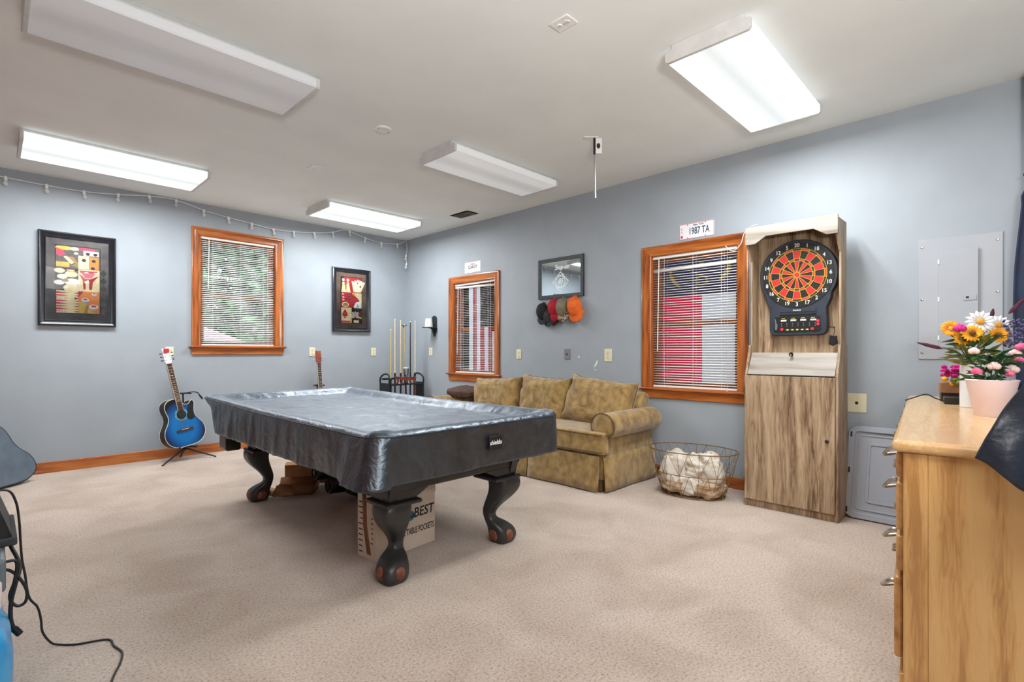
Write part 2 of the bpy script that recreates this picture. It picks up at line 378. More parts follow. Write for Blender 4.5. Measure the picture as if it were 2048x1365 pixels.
def tag(o, label, cat, group=None):
    o['label'] = label; o['category'] = cat
    if group: o['group'] = group
    return o
def thing(name, label, cat, loc=(0, 0, 0), rz=0, group=None):
    o = bpy.data.objects.new(name, None); col.objects.link(o); o.empty_display_size = .1
    o.location = loc; o.rotation_euler = (0, 0, rz)
    return tag(o, label, cat, group)
def struct(o, cat=None):
    o['kind'] = 'structure'; return o

FONT = None
def text(parts, matname, name, parent, align='CENTER'):
    """parts: (string, x, z, height, width scale, shear, roll); lettering lying on a y = const plane facing -y"""
    bm = bmesh.new()
    for s_, x, y, z, h, ws, shear, roll in parts:
        cu = bpy.data.curves.new('t', 'FONT'); cu.body = s_; cu.size = h*1.4; cu.align_x = align; cu.align_y = 'CENTER'; cu.extrude = .0004; cu.shear = shear; cu.offset = h*.02
        cu.resolution_u = 3
        ob = bpy.data.objects.new('t', cu); col.objects.link(ob)
        dg = bpy.context.evaluated_depsgraph_get(); me = bpy.data.meshes.new_from_object(ob.evaluated_get(dg))
        me.transform(Matrix.Translation((x, y, z)) @ Matrix.Rotation(roll, 4, 'Y') @ Matrix.Rotation(R(90), 4, 'X') @ Matrix.Diagonal((ws, 1, 1, 1)))
        bm.from_mesh(me); bpy.data.objects.remove(ob); bpy.data.meshes.remove(me); bpy.data.curves.remove(cu)
    me = bpy.data.meshes.new(name); bm.to_mesh(me); bm.free(); me.materials.append(M[matname])
    o = bpy.data.objects.new(name, me); col.objects.link(o)
    if parent: o.parent = parent
    return o
def T(s_, x, z, h, y=0, ws=.8, shear=0, roll=0): return (s_, x, y, z, h, ws, shear, roll)

def dup(root, loc=None, rz=None, label=None):
    r = root.copy(); col.objects.link(r)
    if loc: r.location = loc
    if rz is not None: r.rotation_euler = (0, 0, rz)
    if label: r['label'] = label
    for ch in list(root.children):
        c = ch.copy(); col.objects.link(c); c.parent = r
        for g in list(ch.children):
            d = g.copy(); col.objects.link(d); d.parent = c
    return r
def circ(cx, cz, r, n=32, a0=0, a1=2*PI, rz=None):
    rz = rz or r
    return [(cx+r*math.cos(a0+(a1-a0)*i/n), cz+rz*math.sin(a0+(a1-a0)*i/n)) for i in range(n)]
def rrect(x0, x1, z0, z1, r, n=5):
    out = []
    for cx, cz, a in ((x1-r, z1-r, 0), (x0+r, z1-r, PI/2), (x0+r, z0+r, PI), (x1-r, z0+r, 1.5*PI)):
        out += [(cx+r*math.cos(a+PI/2*i/n), cz+r*math.sin(a+PI/2*i/n)) for i in range(n+1)]
    return out
def spline(pts, n=8, closed=False):
    P = [Vector(p) for p in pts]; N = len(P); out = []
    for i in range(N if closed else N-1):
        g = (lambda k: P[k % N]) if closed else (lambda k: P[max(0, min(N-1, k))])
        a, b, c, d = g(i-1), g(i), g(i+1), g(i+2)
        for j in range(n):
            t = j/n
            out.append(.5*((2*b)+(c-a)*t+(2*a-5*b+4*c-d)*t*t+(3*b-a-3*c+d)*t**3))
    if not closed: out.append(P[-1])
    return out

# ------------------------------------------------------------------ the room
XR, YB, ZC = 4.83, 7.21, 3.10       # right wall, back wall, ceiling
XL, YF = -.90, -1.60
def wall(name, length, holes, loc, rz, m='wall'):
    """panel with x along the wall, room side at y=0, thickness into +y"""
    xs = sorted({0, length, *[h[0] for h in holes], *[h[1] for h in holes]}); zs = sorted({0, ZC, *[h[2] for h in holes], *[h[3] for h in holes]})
    b = MB(m)
    for i in range(len(xs)-1):
        for j in range(len(zs)-1):
            cx, cz = (xs[i]+xs[i+1])/2, (zs[j]+zs[j+1])/2
            if any(h[0] < cx < h[1] and h[2] < cz < h[3] for h in holes): continue
            b.box(xs[i], xs[i+1], 0, .16, zs[j], zs[j+1])
    bmesh.ops.remove_doubles(b.bm, verts=b.bm.verts, dist=1e-5)
    return struct(b.build(name, loc=loc, rot=(0, 0, rz), smooth=0))
struct(MB('carpet').box(XL-.2, XR+.2, YF-.2, YB+.2, -.12, 0).build('floor', smooth=0))
struct(MB('ceil').box(XL-.2, XR+.2, YF-.2, YB+.2, ZC, ZC+.12).build('ceiling', smooth=0))
W1 = (1.83, 2.735, 1.335, 2.71)
W2 = (5.07, 5.955, .95, 2.265)
W3 = (1.83, 2.715, .895, 2.255)
wall('wall_back', XR-XL+.32, [(W1[0]-XL+.16, W1[1]-XL+.16, W1[2], W1[3])], (XL-.16, YB, 0), 0)
wall('wall_right', YB-YF, [(YB-W2[1], YB-W2[0], W2[2], W2[3]), (YB-W3[1], YB-W3[0], W3[2], W3[3])], (XR, YB, 0), R(-90))
wall('wall_left', YB-YF, [], (XL, YF, 0), R(90), 'brick')
wall('wall_front', XR-XL+.32, [], (XR+.16, YF, 0), R(180))
struct(MB('wall').box(4.72, XR, YF, -.035, 0, ZC).build('trim_1', smooth=0))
struct(MB('pine_x').box(XL, XR-.014, YB-.014, YB, 0, .115).build('baseboard_back', bevel=.004))
bb = MB('pine_y'); bb.box(XR-.014, XR, -.03, YB-.014, 0, .105)
struct(bb.build('baseboard_right', bevel=.004))

def window(name, loc, rz, w, h, sash_h, apron=.095, ear=.11):
    """origin: bottom-left corner of the opening on the room side of the wall"""
    e = bpy.data.objects.new(name, None); col.objects.link(e); e.location = loc; e.rotation_euler = (0, 0, rz); struct(e)
    prof = [(-.004, 0), (-.004, -.010), (.004, -.016), (.012, -.013), (.030, -.016), (.062, -.021), (.070, -.027), (.088, -.029), (.098, -.024), (.098, 0)]
    b = MB('pine_x'); b.frame(0, w, 0, h, prof, open_bottom=True); b.build('casing', e, bevel=.0015, smooth=50)
    b = MB('pine_x'); b.box(-ear-.02, w+ear+.02, -.055, .0, -.022, .0); b.build('sill', e, bevel=.006)
    b = MB('pine_x'); b.box(-.1, w+.1, -.02, 0, -.022-apron+.01, -.022); b.box(-.1, w+.1, -.03, 0, -.042, -.022); b.build('apron', e, bevel=.004)
    b = MB('pine_x'); b.frame(0, w, 0, h, [(0, 0), (0, .158), (-.02, .158), (-.02, .07), (-.008, .07), (-.008, 0)]); b.build('jamb', e)
    for k, (z0, z1, y) in enumerate(((sash_h-.02, h-.02, .125), (.02, sash_h+.02, .10))):
        b = MB('pine_x'); b.frame(.06, w-.06, z0+.04, z1-.04, [(0, y-.018), (.045, y-.018), (.045, y+.018), (0, y+.018)]); sa = b.build('sash', e, bevel=.002)
        MB('glass').box(.055, w-.055, y-.002, y+.002, z0+.035, z1-.035).build('pane', sa, smooth=0)
    return e
window('window_1', (W1[0], YB, W1[2]), 0, W1[1]-W1[0], W1[3]-W1[2], .64)
window('window_2', (XR, W2[1], W2[2]), R(-90), W2[1]-W2[0], W2[3]-W2[2], .64, .10)
window('window_3', (XR, W3[1], W3[2]), R(-90), W3[1]-W3[0], W3[3]-W3[2], .66, .095)

def blind(label, loc, rz, w, h, n, seed, wandx=.10, wandlen=.75, skew=0., tops=(), tl=20):
    rnd = random.Random(seed)
    t = thing('window_blind', label, 'blind', loc, rz, 'white mini blinds in the wooden windows')
    MB('blind').box(.012, w-.012, .012, .046, h-.035, h-.008).build('headrail', t, bevel=.003)
    b = MB('blind')
    z0, z1 = .035, h-.045
    for i in range(n):
        zc = z0+(z1-z0)*(i+.5)/n; tilt = -R(-tl+rnd.uniform(-4, 4)); dz = rnd.uniform(-.0015, .0015)
        rows = []
        for k in range(4):
            u = (k/3-.5)*.025; bow = .0018*(1-(2*k/3-1)**2)
            yy = .030+u*math.cos(tilt); zz = zc+dz+u*math.sin(tilt)+bow
            rows.append([b.V(.016+skew*(1-i/n)*.0, yy, zz), b.V(w/2, yy, zz-.0012+rnd.uniform(-.0006, .0006)), b.V(w-.016, yy, zz+skew*.01)])
        for a, c in zip(rows, rows[1:]):
            for q in range(2): b.face([a[q], a[q+1], c[q+1], c[q]])
    b.build('slats', t, smooth=60, solid=.0008)
    MB('blind').box(.014, w-.014, .018, .044, .004, .026).build('bottom_rail', t, bevel=.003)
    for zz, sl in tops:
        c = MB('blind'); c.poly([(.02, .013, zz-sl), (w-.02, .013, zz+sl), (w-.02, .013, zz+sl+.028), (.02, .013, zz-sl+.028)]); c.build('valance', t, solid=.002)
    for x in (.14, w/2+.02*math.sin(seed), w-.16):
        c = MB('whitecord'); c.tube([(x, .016, .03), (x+.004*math.sin(seed+x*9), .015, h*.5), (x, .016, h-.03)], .0016, 6); c.tube([(x+.02, .044, .03), (x+.02, .044, h-.03)], .0012, 6); c.build('ladder_cord', t)
    c = MB('blind'); c.tube([(wandx, .008, h-.035), (wandx-.012, -.002, h-.035-wandlen)], .0045, 8); c.build('tilt_wand', t)
    c = MB('whitecord'); c.tube([(w-.1, .010, h-.03), (w-.098, .004, .03), (w-.1, .0, .012)], .0015, 6); c.lathe([(.003, 0), (.006, .006), (.004, .03)], (w-.1, 0, -.012), 10); c.build('lift_cord', t)
    return t
blind('white mini blind in the window with green trees behind it', (W1[0], YB, W1[2]), 0, W1[1]-W1[0], W1[3]-W1[2], 54, 1, .10, .62, tl=32)
blind('white mini blind over the red and white striped flag in the narrow-looking far window', (XR, W2[1], W2[2]), R(-90), W2[1]-W2[0], W2[3]-W2[2], 50, 2, .09, 1.0, tops=((1.23, -.012),), tl=9)
blind('white mini blind over the crimson and navy flag in the window beside the dart cabinet', (XR, W3[1], W3[2]), R(-90), W3[1]-W3[0], W3[3]-W3[2], 51, 3, .085, .95, tops=((1.19, .004),))

# flags hanging between blind and glass (local frame of the window wall: x to viewer's right)
def flagpiece(b, m, x0, x1, z0, z1, y=.149, n=24):
    b.use(m)
    b.grid(lambda u, v: (x0+(x1-x0)*u, y+.004*math.sin((x0+(x1-x0)*u)*22)+.003*math.sin(v*5+u*3), z0+(z1-z0)*v), max(2, int(n*(x1-x0))), 6)
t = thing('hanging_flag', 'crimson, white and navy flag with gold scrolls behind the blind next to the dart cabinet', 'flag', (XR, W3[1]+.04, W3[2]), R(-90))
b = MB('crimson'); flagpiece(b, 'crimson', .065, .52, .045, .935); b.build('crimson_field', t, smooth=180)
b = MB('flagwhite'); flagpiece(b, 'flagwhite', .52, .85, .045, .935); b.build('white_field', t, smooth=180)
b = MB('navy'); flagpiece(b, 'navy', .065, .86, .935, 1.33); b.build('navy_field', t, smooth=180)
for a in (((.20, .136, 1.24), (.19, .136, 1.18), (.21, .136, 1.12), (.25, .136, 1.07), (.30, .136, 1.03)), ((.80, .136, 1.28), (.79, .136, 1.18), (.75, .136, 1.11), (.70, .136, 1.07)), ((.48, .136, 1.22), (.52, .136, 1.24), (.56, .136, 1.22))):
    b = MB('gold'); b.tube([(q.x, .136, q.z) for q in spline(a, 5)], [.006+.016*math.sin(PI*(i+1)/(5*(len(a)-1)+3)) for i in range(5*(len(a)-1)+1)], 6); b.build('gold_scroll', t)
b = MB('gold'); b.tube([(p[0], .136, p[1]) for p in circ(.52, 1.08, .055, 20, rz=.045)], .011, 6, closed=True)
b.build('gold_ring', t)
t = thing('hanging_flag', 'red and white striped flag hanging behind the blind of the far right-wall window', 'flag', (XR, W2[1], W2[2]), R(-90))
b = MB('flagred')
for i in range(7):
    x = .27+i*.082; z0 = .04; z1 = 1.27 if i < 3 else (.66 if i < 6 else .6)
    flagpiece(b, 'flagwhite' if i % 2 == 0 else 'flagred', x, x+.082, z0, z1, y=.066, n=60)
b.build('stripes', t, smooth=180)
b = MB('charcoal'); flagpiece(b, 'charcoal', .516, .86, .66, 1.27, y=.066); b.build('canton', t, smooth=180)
for r_ in range(4):
    for c_ in range(3):
        cx, cz = .56+c_*.10+(r_ % 2)*.04, .74+r_*.13
        b = MB('greyink'); b.poly([(cx+(.02 if k % 2 == 0 else .008)*math.sin(k*PI/5), .054, cz+(.02 if k % 2 == 0 else .008)*math.cos(k*PI/5)) for k in range(10)]); b.build('star', t, smooth=0)

# ------------------------------------------------------------------ ceiling fixtures
def ceiling_light(label, x0, x1, y0, y1, lens, lit):
    x0, x1, y0, y1 = [q*1.02 for q in (x0, x1, y0, y1)]
    cx, cy = (x0+x1)/2, (y0+y1)/2; L, W = (x1-x0)/2, (y1-y0)/2
    t = thing('ceiling_light', label, 'light', (cx, cy, ZC), 0, 'surface mounted fluorescent ceiling lights')
    MB('housing').box(-L+.01, L-.01, -W*.86, W*.86, -.038, 0).build('housing', t, bevel=.004)
    # wraparound lens
    pr = [(-W, -.036), (-W, -.082), (-W*.975, -.092), (-W*.94, -.095), (W*.94, -.095), (W*.975, -.092), (W, -.082), (W, -.036)]
    b = MB(lens); b.prism(pr, -L+.022, L-.022, plane='yz'); b.build('diffuser', t, smooth=30)
    for s_ in (-1, 1):
        b = MB('housing'); pe = [(-W-.004, -.033), (-W-.004, -.084), (-W*.98, -.096), (-W*.94, -.099), (W*.94, -.099), (W*.98, -.096), (W+.004, -.084), (W+.004, -.033), (W*.84, -.026), (W*.84, 0), (-W*.84, 0), (-W*.84, -.026)]
        a0, a1 = sorted((s_*(L-.022), s_*(L+.002))); b.prism(pe, a0, a1, plane='yz'); b.build('end_cap', t, bevel=.003)
    if lit:
        for q in (-1, 1):   # one lamp per fluorescent tube
            la = bpy.data.lights.new('tube_light', 'AREA'); la.shape = 'RECTANGLE'; la.size = 2*L-.10; la.size_y = W*.5; la.energy = lit/2; la.color = (.97, .99, 1)
            lo = bpy.data.objects.new('tube_light', la); col.objects.link(lo); lo.location = (cx, cy+q*W*.48, ZC-.098)
    return t
ceiling_light('unlit long ceiling light nearest the top left corner', .12, 1.50, 3.22, 3.78, 'lamp_off', 0)
ceiling_light('lit long ceiling light above the left string lights and large framed picture', .17, 1.52, 5.65, 6.27, 'lamp_on', 66)
ceiling_light('lit ceiling light in the far corner above the small framed picture', 2.78, 4.12, 5.76, 6.35, 'lamp_on', 60)
ceiling_light('dim ceiling light in the middle left of the hanging rod', 2.75, 4.11, 3.38, 3.88, 'lamp_dim', 0)
ceiling_light('brightly lit ceiling light above the dart cabinet side of the room', 2.80, 4.17, 1.00, 1.48, 'lamp_on', 58)

t = thing('ceiling_vent', 'small louvred air vent on the ceiling by the far right wall', 'vent', (4.45, 5.27, ZC))
MB('white').frame(-.07, .07, -.15, .15, [(0, 0), (.035, 0), (.035, .008), (0, .012)], mats=('white', 'white')).build('frame', t, rot=(R(90), 0, 0))
MB('cavity').box(-.072, .072, -.152, .152, -.003, -.001).build('duct', t, smooth=0)
b = MB('cavity')
for i in range(16): b.box(-.07, .07, -.146+i*.019, -.146+i*.019+.003, -.014, -.003, rot=Matrix.Rotation(R(35), 3, 'X'))
b.build('louvres', t)
t = thing('smoke_detector', 'small round white cap on the middle of the ceiling', 'detector', (2.27, 3.715, ZC))
MB('white').lathe([(.066, 0), (.068, -.008), (.058, -.014), (.045, -.012), (.02, -.012)], (0, 0, 0), 32).build('cover', t)
for s_ in (-.05, .05): MB('cavity').lathe([(.005, -.0125), (.004, -.016)], (s_, 0, 0), 10).build('screw', t)
def receptacle(b, cx, cz, y, s_=1.):
    b.use('almond' if b.mats[0] == 'almond' else b.mats[0])
    b.prism([(cx+p[0]*s_, cz+p[1]*s_) for p in circ(0, 0, .0165, 20)], y-.0035, y, side=b.mats[0])
    b.use('ink')
    for dx in (-.006, .006): b.box(cx+(dx-.0011)*s_, cx+(dx+.0011)*s_, y-.0042, y-.003, cz-.002*s_, cz+.007*s_)
    b.lathe([(.0024*s_, y-.0042), (.0024*s_, y-.003)], (cx, 0, cz-.008*s_), 8, axis='y')
def outlet(label, loc, rx=0, rz=0, m='almond', w=.085, h=.125, kind='duplex'):
    t = thing('wall_outlet' if kind != 'switch' else 'light_switch', label, 'outlet' if kind != 'switch' else 'switch', loc, rz)
    t.rotation_euler = (-rx, 0, rz)
    MB(m).box(-w/2, w/2, -.007, 0, -h/2, h/2).build('plate', t, bevel=.003)
    b = MB(m)
    if kind == 'duplex':
        for z in (.026, -.026):
            receptacle(b, 0, z, -.007, 1.05)
        b.build('socket', t)
    elif kind == 'single':
        b.lathe([(.019, -.009), (.019, -.007)], (0, 0, 0), 20, axis='y'); b.use('ink'); b.lathe([(.012, -.0105), (.012, -.009)], (0, 0, 0), 16, axis='y'); b.build('socket', t)
    else:
        b.box(-.006, .006, -.018, -.007, -.004, .012); b.use('ink'); b.box(-.008, .008, -.008, -.0068, -.014, .014); b.build('toggle', t)
    b = MB('steel'); b.lathe([(.003, -.0085), (.003, -.007)], (0, 0, 0 if kind == 'duplex' else .042), 10, axis='y'); b.build('screw', t)
    return t
outlet('white duplex outlet on the ceiling nearer the camera', (2.24, 1.80, ZC), rx=R(-90), rz=R(0), m='white', w=.10, h=.13)
outlet('small white duplex outlet on the ceiling between the left lights', (2.27, 4.99, ZC), rx=R(-90), m='white', w=.10, h=.13)
outlet('almond wall outlet partly behind the white guitar headstock', (1.505, YB, 1.26))
outlet('almond wall outlet touching the brown guitar headstock', (3.245, YB, 1.26))
outlet('almond wall outlet on the back wall right of the small framed picture', (4.23, YB, 1.262))
outlet('almond wall plate below the black candle sconce', (XR, 6.52, 1.265), rz=R(-90))
outlet('almond wall outlet between the striped flag window and the sofa', (XR, 4.62, 1.232), rz=R(-90))
outlet('grey single socket plate on the wall below the caps', (XR, 3.82, 1.234), rz=R(-90), m='grey_plate', kind='single')
outlet('almond wall outlet above the right sofa cushion next to the white paint chips', (XR, 3.243, 1.226), rz=R(-90), w=.10, h=.14)
outlet('almond outlet low on the wall right of the dart cabinet', (XR, .905, .86), rz=R(-90), w=.13, h=.15, kind='single')

t = thing('opener_bracket', 'white steel bracket with a thin rod hanging down from the ceiling', 'bracket', (3.63, 2.58, ZC), R(-45))
b = MB('white'); b.box(-.09, .03, -.03, .03, -.008, 0); b.build('ceiling_plate', t, bevel=.002)
b = MB('white'); b.box(.0, .065, -.006, 0, -.135, -.004); b.use('ink'); b.lathe([(.016, -.0075), (.016, -.006)], (.035, 0, -.072), 16, axis='y', sy=1.5); b.build('hanging_plate', t, bevel=.002)
b = MB('darksteel'); b.tube([(0, -.012, -.004), (0, -.012, -.15)], .010, 8); b.build('pivot', t)
b = MB('steel'); b.tube([(0, -.012, -.10), (.006, -.012, -.52)], .0085, 8); b.build('rod', t)

# string lights
PTS = [(-.3, 3.03), (.112, 3.005), (.415, 2.995), (.715, 2.998), (1.014, 3.03), (1.302, 3.075), (1.571, 3.083), (1.863, 3.02), (2.14, 2.98), (2.423, 2.953), (2.697, 2.927), (2.974, 2.938), (3.266, 2.972), (3.546, 3.025), (3.70, 3.085), (3.816, 3.085), (4.075, 3.025), (4.355, 2.99), (4.65, 3.018), (4.80, 3.08)]
t = thing('string_lights', 'string of clear globe bulbs on a white cord along the top of the back wall', 'string lights', (0, YB-.02, 0))
p3 = [(x, 0, z) for x, z in PTS]+[(4.785, -.05, 3.06), (4.78, -.09, 2.95), (4.785, -.06, 2.86), (4.78, -.05, 2.80), (4.785, -.07, 2.72), (4.785, -.06, 2.68)]
b = MB('whitecord'); b.tube(spline(p3, 6), .006, 6); b.build('cord', t)
sk = MB('white'); sk.lathe([(.012, .012), (.014, 0), (.015, -.03), (.010, -.034)], (0, 0, 0), 12); sk = sk.build('socket', t)
bu = MB('bulbwhite'); bu.lathe([(.009, -.034), (.018, -.046), (.022, -.060), (.019, -.074), (.009, -.084), (.001, -.086)], (0, 0, 0), 14)
bu.use('white'); bu.lathe([(.004, -.036), (.003, -.064)], (0, 0, 0), 6); bu = bu.build('bulb', sk)
places = [(x, 0, z) for x, z in PTS[1:-1] if abs(x-3.70) > .01]+[(4.783, -.055, 2.84), (4.785, -.065, 2.70)]
for i, p in enumerate(places):
    if i == 0: sk.location = p; continue
    q = sk.copy(); col.objects.link(q); q.parent = t; q.location = p; q.rotation_euler = (0, R(random.uniform(-12, 12)), 0)
    g = bu.copy(); col.objects.link(g); g.parent = q

# ------------------------------------------------------------------ framed pictures
def picture(label, x0, x1, z0, z1, matm, art, inner):
    t = thing('framed_picture', label, 'picture', ((x0+x1)/2, YB, (z0+z1)/2), 0)
    w, h = (x1-x0)/2, (z1-z0)/2; f = .062
    b = MB('frame'); b.frame(-w+f, w-f, -h+f, h-f, [(0, -.002), (0, -.026), (.008, -.030), (.016, -.024), (.028, -.03), (.05, -.046), (f, -.040), (f, 0)], mats=('frame', 'frame')); b.build('frame', t, smooth=40)
    iw, ih = inner
    b = MB(matm); b.box(-w+f-.005, w-f+.005, -.014, -.008, -h+f-.005, h-f+.005)
    if matm == 'canvas_dark':
        b.use('frame')
        for k in range(6):
            cz = -h+.16+k*.085; cx = w-f-.045
            b.poly([(cx-.03, -.0145, cz), (cx, -.0145, cz+.04), (cx+.03, -.0145, cz), (cx, -.0145, cz-.04)])
    b.build('mat_board', t, smooth=0)
    a = MB('black'); a.box(-iw-.008, iw+.008, -.018, -.012, -ih-.008, ih+.008)
    art(a, iw, ih); a.build('artwork', t, smooth=0)
    MB('pglass').poly([(-w+f, -.022, -h+f), (w-f, -.022, -h+f), (w-f, -.022, h-f), (-w+f, -.022, h-f)])
    g = MB('pglass'); g.poly([(-w+f, -.0235, -h+f), (w-f, -.0235, -h+f), (w-f, -.0235, h-f), (-w+f, -.0235, h-f)]); g.build('glass', t, smooth=0)
    return t
class Art:
    def __init__(s, b, ox, oz, sx, sz): s.b, s.o, s.s, s.y = b, (ox, oz), (sx, sz), -.0184
    def P(s, m, pts):
        s.y -= .00006; s.b.use(m); s.b.poly([(s.o[0]+x*s.s[0], s.y, s.o[1]+z*s.s[1]) for x, z in pts])
    def C(s, m, x, z, r, rz=None, n=20): s.P(m, circ(x, z, r, n, rz=(rz or r)*1.0))
    def rect(s, m, x0, x1, z0, z1): s.P(m, [(x0, z0), (x1, z0), (x1, z1), (x0, z1)])
for k, c in dict(a_red=(176, 40, 50), a_pink=(206, 70, 100), a_cream=(232, 220, 180), a_yel=(206, 180, 84), a_tan=(176, 130, 80), a_org=(224, 140, 60), a_brn=(90, 60, 44), a_blk=(34, 30, 30), a_wht=(236, 236, 232), a_blue=(150, 170, 200), a_gry=(98, 94, 92), a_ol=(150, 140, 60)).items():
    M[k] = mat(k, c, tuple(int(v*.9) for v in c), rough=.6, scale=18, emit=c, estr=.12)
def art1(b, w, h):
    H = h/3
    # top row: pins, dominoes and dice
    A = Art(b, -w, H, 2*w, 2*H)
    A.rect('a_gry', 0, 1, 0, 1); A.C('a_yel', .18, 1.0-.1, .2, .09); A.C('a_cream', .42, .9, .1, .08); A.C('a_pink', .7, .92, .2, .07)
    A.P('a_pink', [(0, .62), (.0, .9), (.16, .78), (.2, .6), (.1, .5)]); A.P('a_cream', [(.16, .52), (.22, .56), (.42, .3), (.34, .2)]); A.P('a_tan', [(.24, .55), (.4, .52), (.5, .22), (.42, .26)])
    A.rect('a_yel', 0, .3, .06, .28); A.P('a_ol', [(.34, .12), (.5, .3), (.52, .06)]); A.C('a_wht', .45, .7, .05, .05)
    A.rect('a_cream', .5, .75, .02, .62); A.rect('a_org', .76, .98, .0, .6); A.rect('a_wht', .62, .98, .64, .86)
    for x, z in ((.63, .42), (.86, .42), (.84, .08), (.72, .72), (.9, .72)): A.C('a_blk', x, z, .05, .07)
    A = Art(b, -w, -H, 2*w, 2*H)
    A.rect('a_blk', 0, .5, 0, 1); A.rect('a_cream', .5, 1, 0, 1)
    for x, z, r, m in ((.08, .88, .12, 'a_cream'), (.14, .62, .12, 'a_wht'), (.34, .74, .15, 'a_cream'), (.07, .35, .12, 'a_wht'), (.36, .4, .18, 'a_wht'), (.2, .45, .08, 'a_tan'), (.36, .12, .2, 'a_cream')): A.C(m, x, z, r, r*.9)
    A.rect('a_org', .24, .42, .84, .97); A.C('a_cream', .34, .9, .06, .03)
    A.P('a_red', [(.52, .8), (.7, .55), (.68, .1), (.62, .1), (.6, .5)]); A.P('a_red', [(.98, .75), (.75, .55), (.74, .1), (.82, .1), (.84, .45)]); A.P('a_pink', [(.52, .95), (.96, .95), (.8, .62), (.66, .62)])
    for k in range(4): A.C('a_wht' if k % 2 else 'a_red', .58+k*.11, .87, .05, .03)
    A.C('a_red', .71, .56, .06, .04); A.C('a_wht', .7, .42, .06, .06); A.rect('a_cream', .67, .75, .04, .38)
    A = Art(b, -w, -3*H, 2*w, 2*H)
    A.rect('a_cream', 0, .5, 0, 1); A.rect('a_org', .5, 1, 0, 1)
    for k in range(8):
        z = .06+k*.12; A.P('a_red' if k % 2 else 'a_pink', [(0, z-.045), (0, z+.045), (.3, z)])
        A.P('a_red', [(.5, z-.03), (.5, z+.03), (.38, z)])
    for k in range(5): A.C('a_wht', .04+k*.06, .04, .022, .03); A.C('a_wht', .03+k*.035, .66, .018, .03)
    A.C('a_brn', .44, .66, .03, .05)
    A.P('a_red', [(.5, .7), (.5, 1), (.62, 1)]); A.P('a_yel', [(.5, 0), (.5, .55), (.72, .45), (.9, 0)]); A.P('a_tan', [(.62, 0), (.7, .42), (.74, .4), (.72, 0)])
    for x, z, r in ((.66, .62, .09), (.86, .32, .11), (.87, .9, .06)):
        A.C('a_blue', x, z-.04, r*1.08, r*1.1); A.C('a_wht', x, z, r, r); A.C('a_pink', x, z+.02, r*.62, r*.5)
def art2(b, w, h):
    H = h/3
    A = Art(b, -w, H, 2*w, 2*H); A.rect('a_red', 0, 1, 0, 1); A.rect('a_blk', 0, .12, 0, 1)
    for x in (.1, .32):
        A.P('a_cream', [(x-.1, 0), (x-.05, .5), (x-.06, .66), (x+.06, .66), (x+.06, .5), (x+.14, 0)]); A.C('a_wht', x, .8, .06, .1)
    A.P('a_ol', [(.18, .3), (.2, .55), (.26, .55), (.26, .3)])
    for k in range(5):
        a = -.5+k*.3; A.P('a_wht' if k % 2 else 'a_cream', [(.64+.06*k-.05, .05), (.64+.06*k+.08, .05), (.5+.14*k+.12, .86-.06*abs(k-2)), (.5+.14*k, .9-.06*abs(k-2))])
    A.C('a_blk', .93, .45, .04, .07); A.C('a_red', .8, .66, .03, .05)
    A = Art(b, -w, -H, 2*w, 2*H); A.rect('a_red', 0, 1, 0, 1); A.P('a_cream', [(.5, 1), (1, 1), (1, .2), (.84, .6)]); A.P('a_yel', [(.5, 1), (.7, 1), (.66, .86), (.56, .86)])
    for x, z in ((.08, .9), (.2, .8), (.1, .7), (.3, .92), (.36, .76), (.25, .64), (.1, .52), (.42, .6)): A.C('a_pink', x, z, .07, .06); A.C('a_wht' if x < .2 else 'a_blk', x, z-.03, .05, .035)
    A.P('a_wht', [(.6, .1), (.7, .36), (.98, .5), (1, .0), (.62, 0)]); A.P('a_blue', [(.72, .02), (.8, .3), (.88, .02)])
    A.C('a_cream', .2, .2, .17, .16); A.C('a_blk', .2, .2, .11, .1); A.C('a_tan', .2, .2, .08, .07)
    A = Art(b, -w, -3*H, 2*w, 2*H); A.rect('a_cream', 0, .5, 0, 1); A.rect('a_blk', .5, 1, 0, 1); A.rect('a_pink', 0, .45, .02, .14)
    A.P('a_red', [(.18, .9), (.06, .62), (.05, .5), (.1, .42), (.18, .46), (.26, .42), (.31, .5), (.3, .62)]); A.P('a_red', [(.18, .5), (.13, .32), (.23, .32)]); A.C('a_pink', .18, .6, .07, .09)
    for k in range(9):
        a = -.2+k*.42; A.P('a_wht' if k % 2 else 'a_cream', [(.68, .38), (.68+.34*math.cos(a), .38+.4*math.sin(a)), (.68+.3*math.cos(a+.28), .38+.36*math.sin(a+.28))])
    A.P('a_brn', [(.8, .5), (1, .9), (1, .4)]); A.C('a_red', .68, .38, .05, .05); A.rect('a_cream', .6, .86, .02, .2)
picture('large black framed game collage with dice, dominoes and a backgammon board', .348, .99, 1.540, 2.528, 'canvas_dark', art1, (.18, .355))
picture('small black framed game collage with chess pieces, cards and a spade', 3.54, 4.157, 1.565, 2.521, 'canvas_brown', art2, (.167, .345))

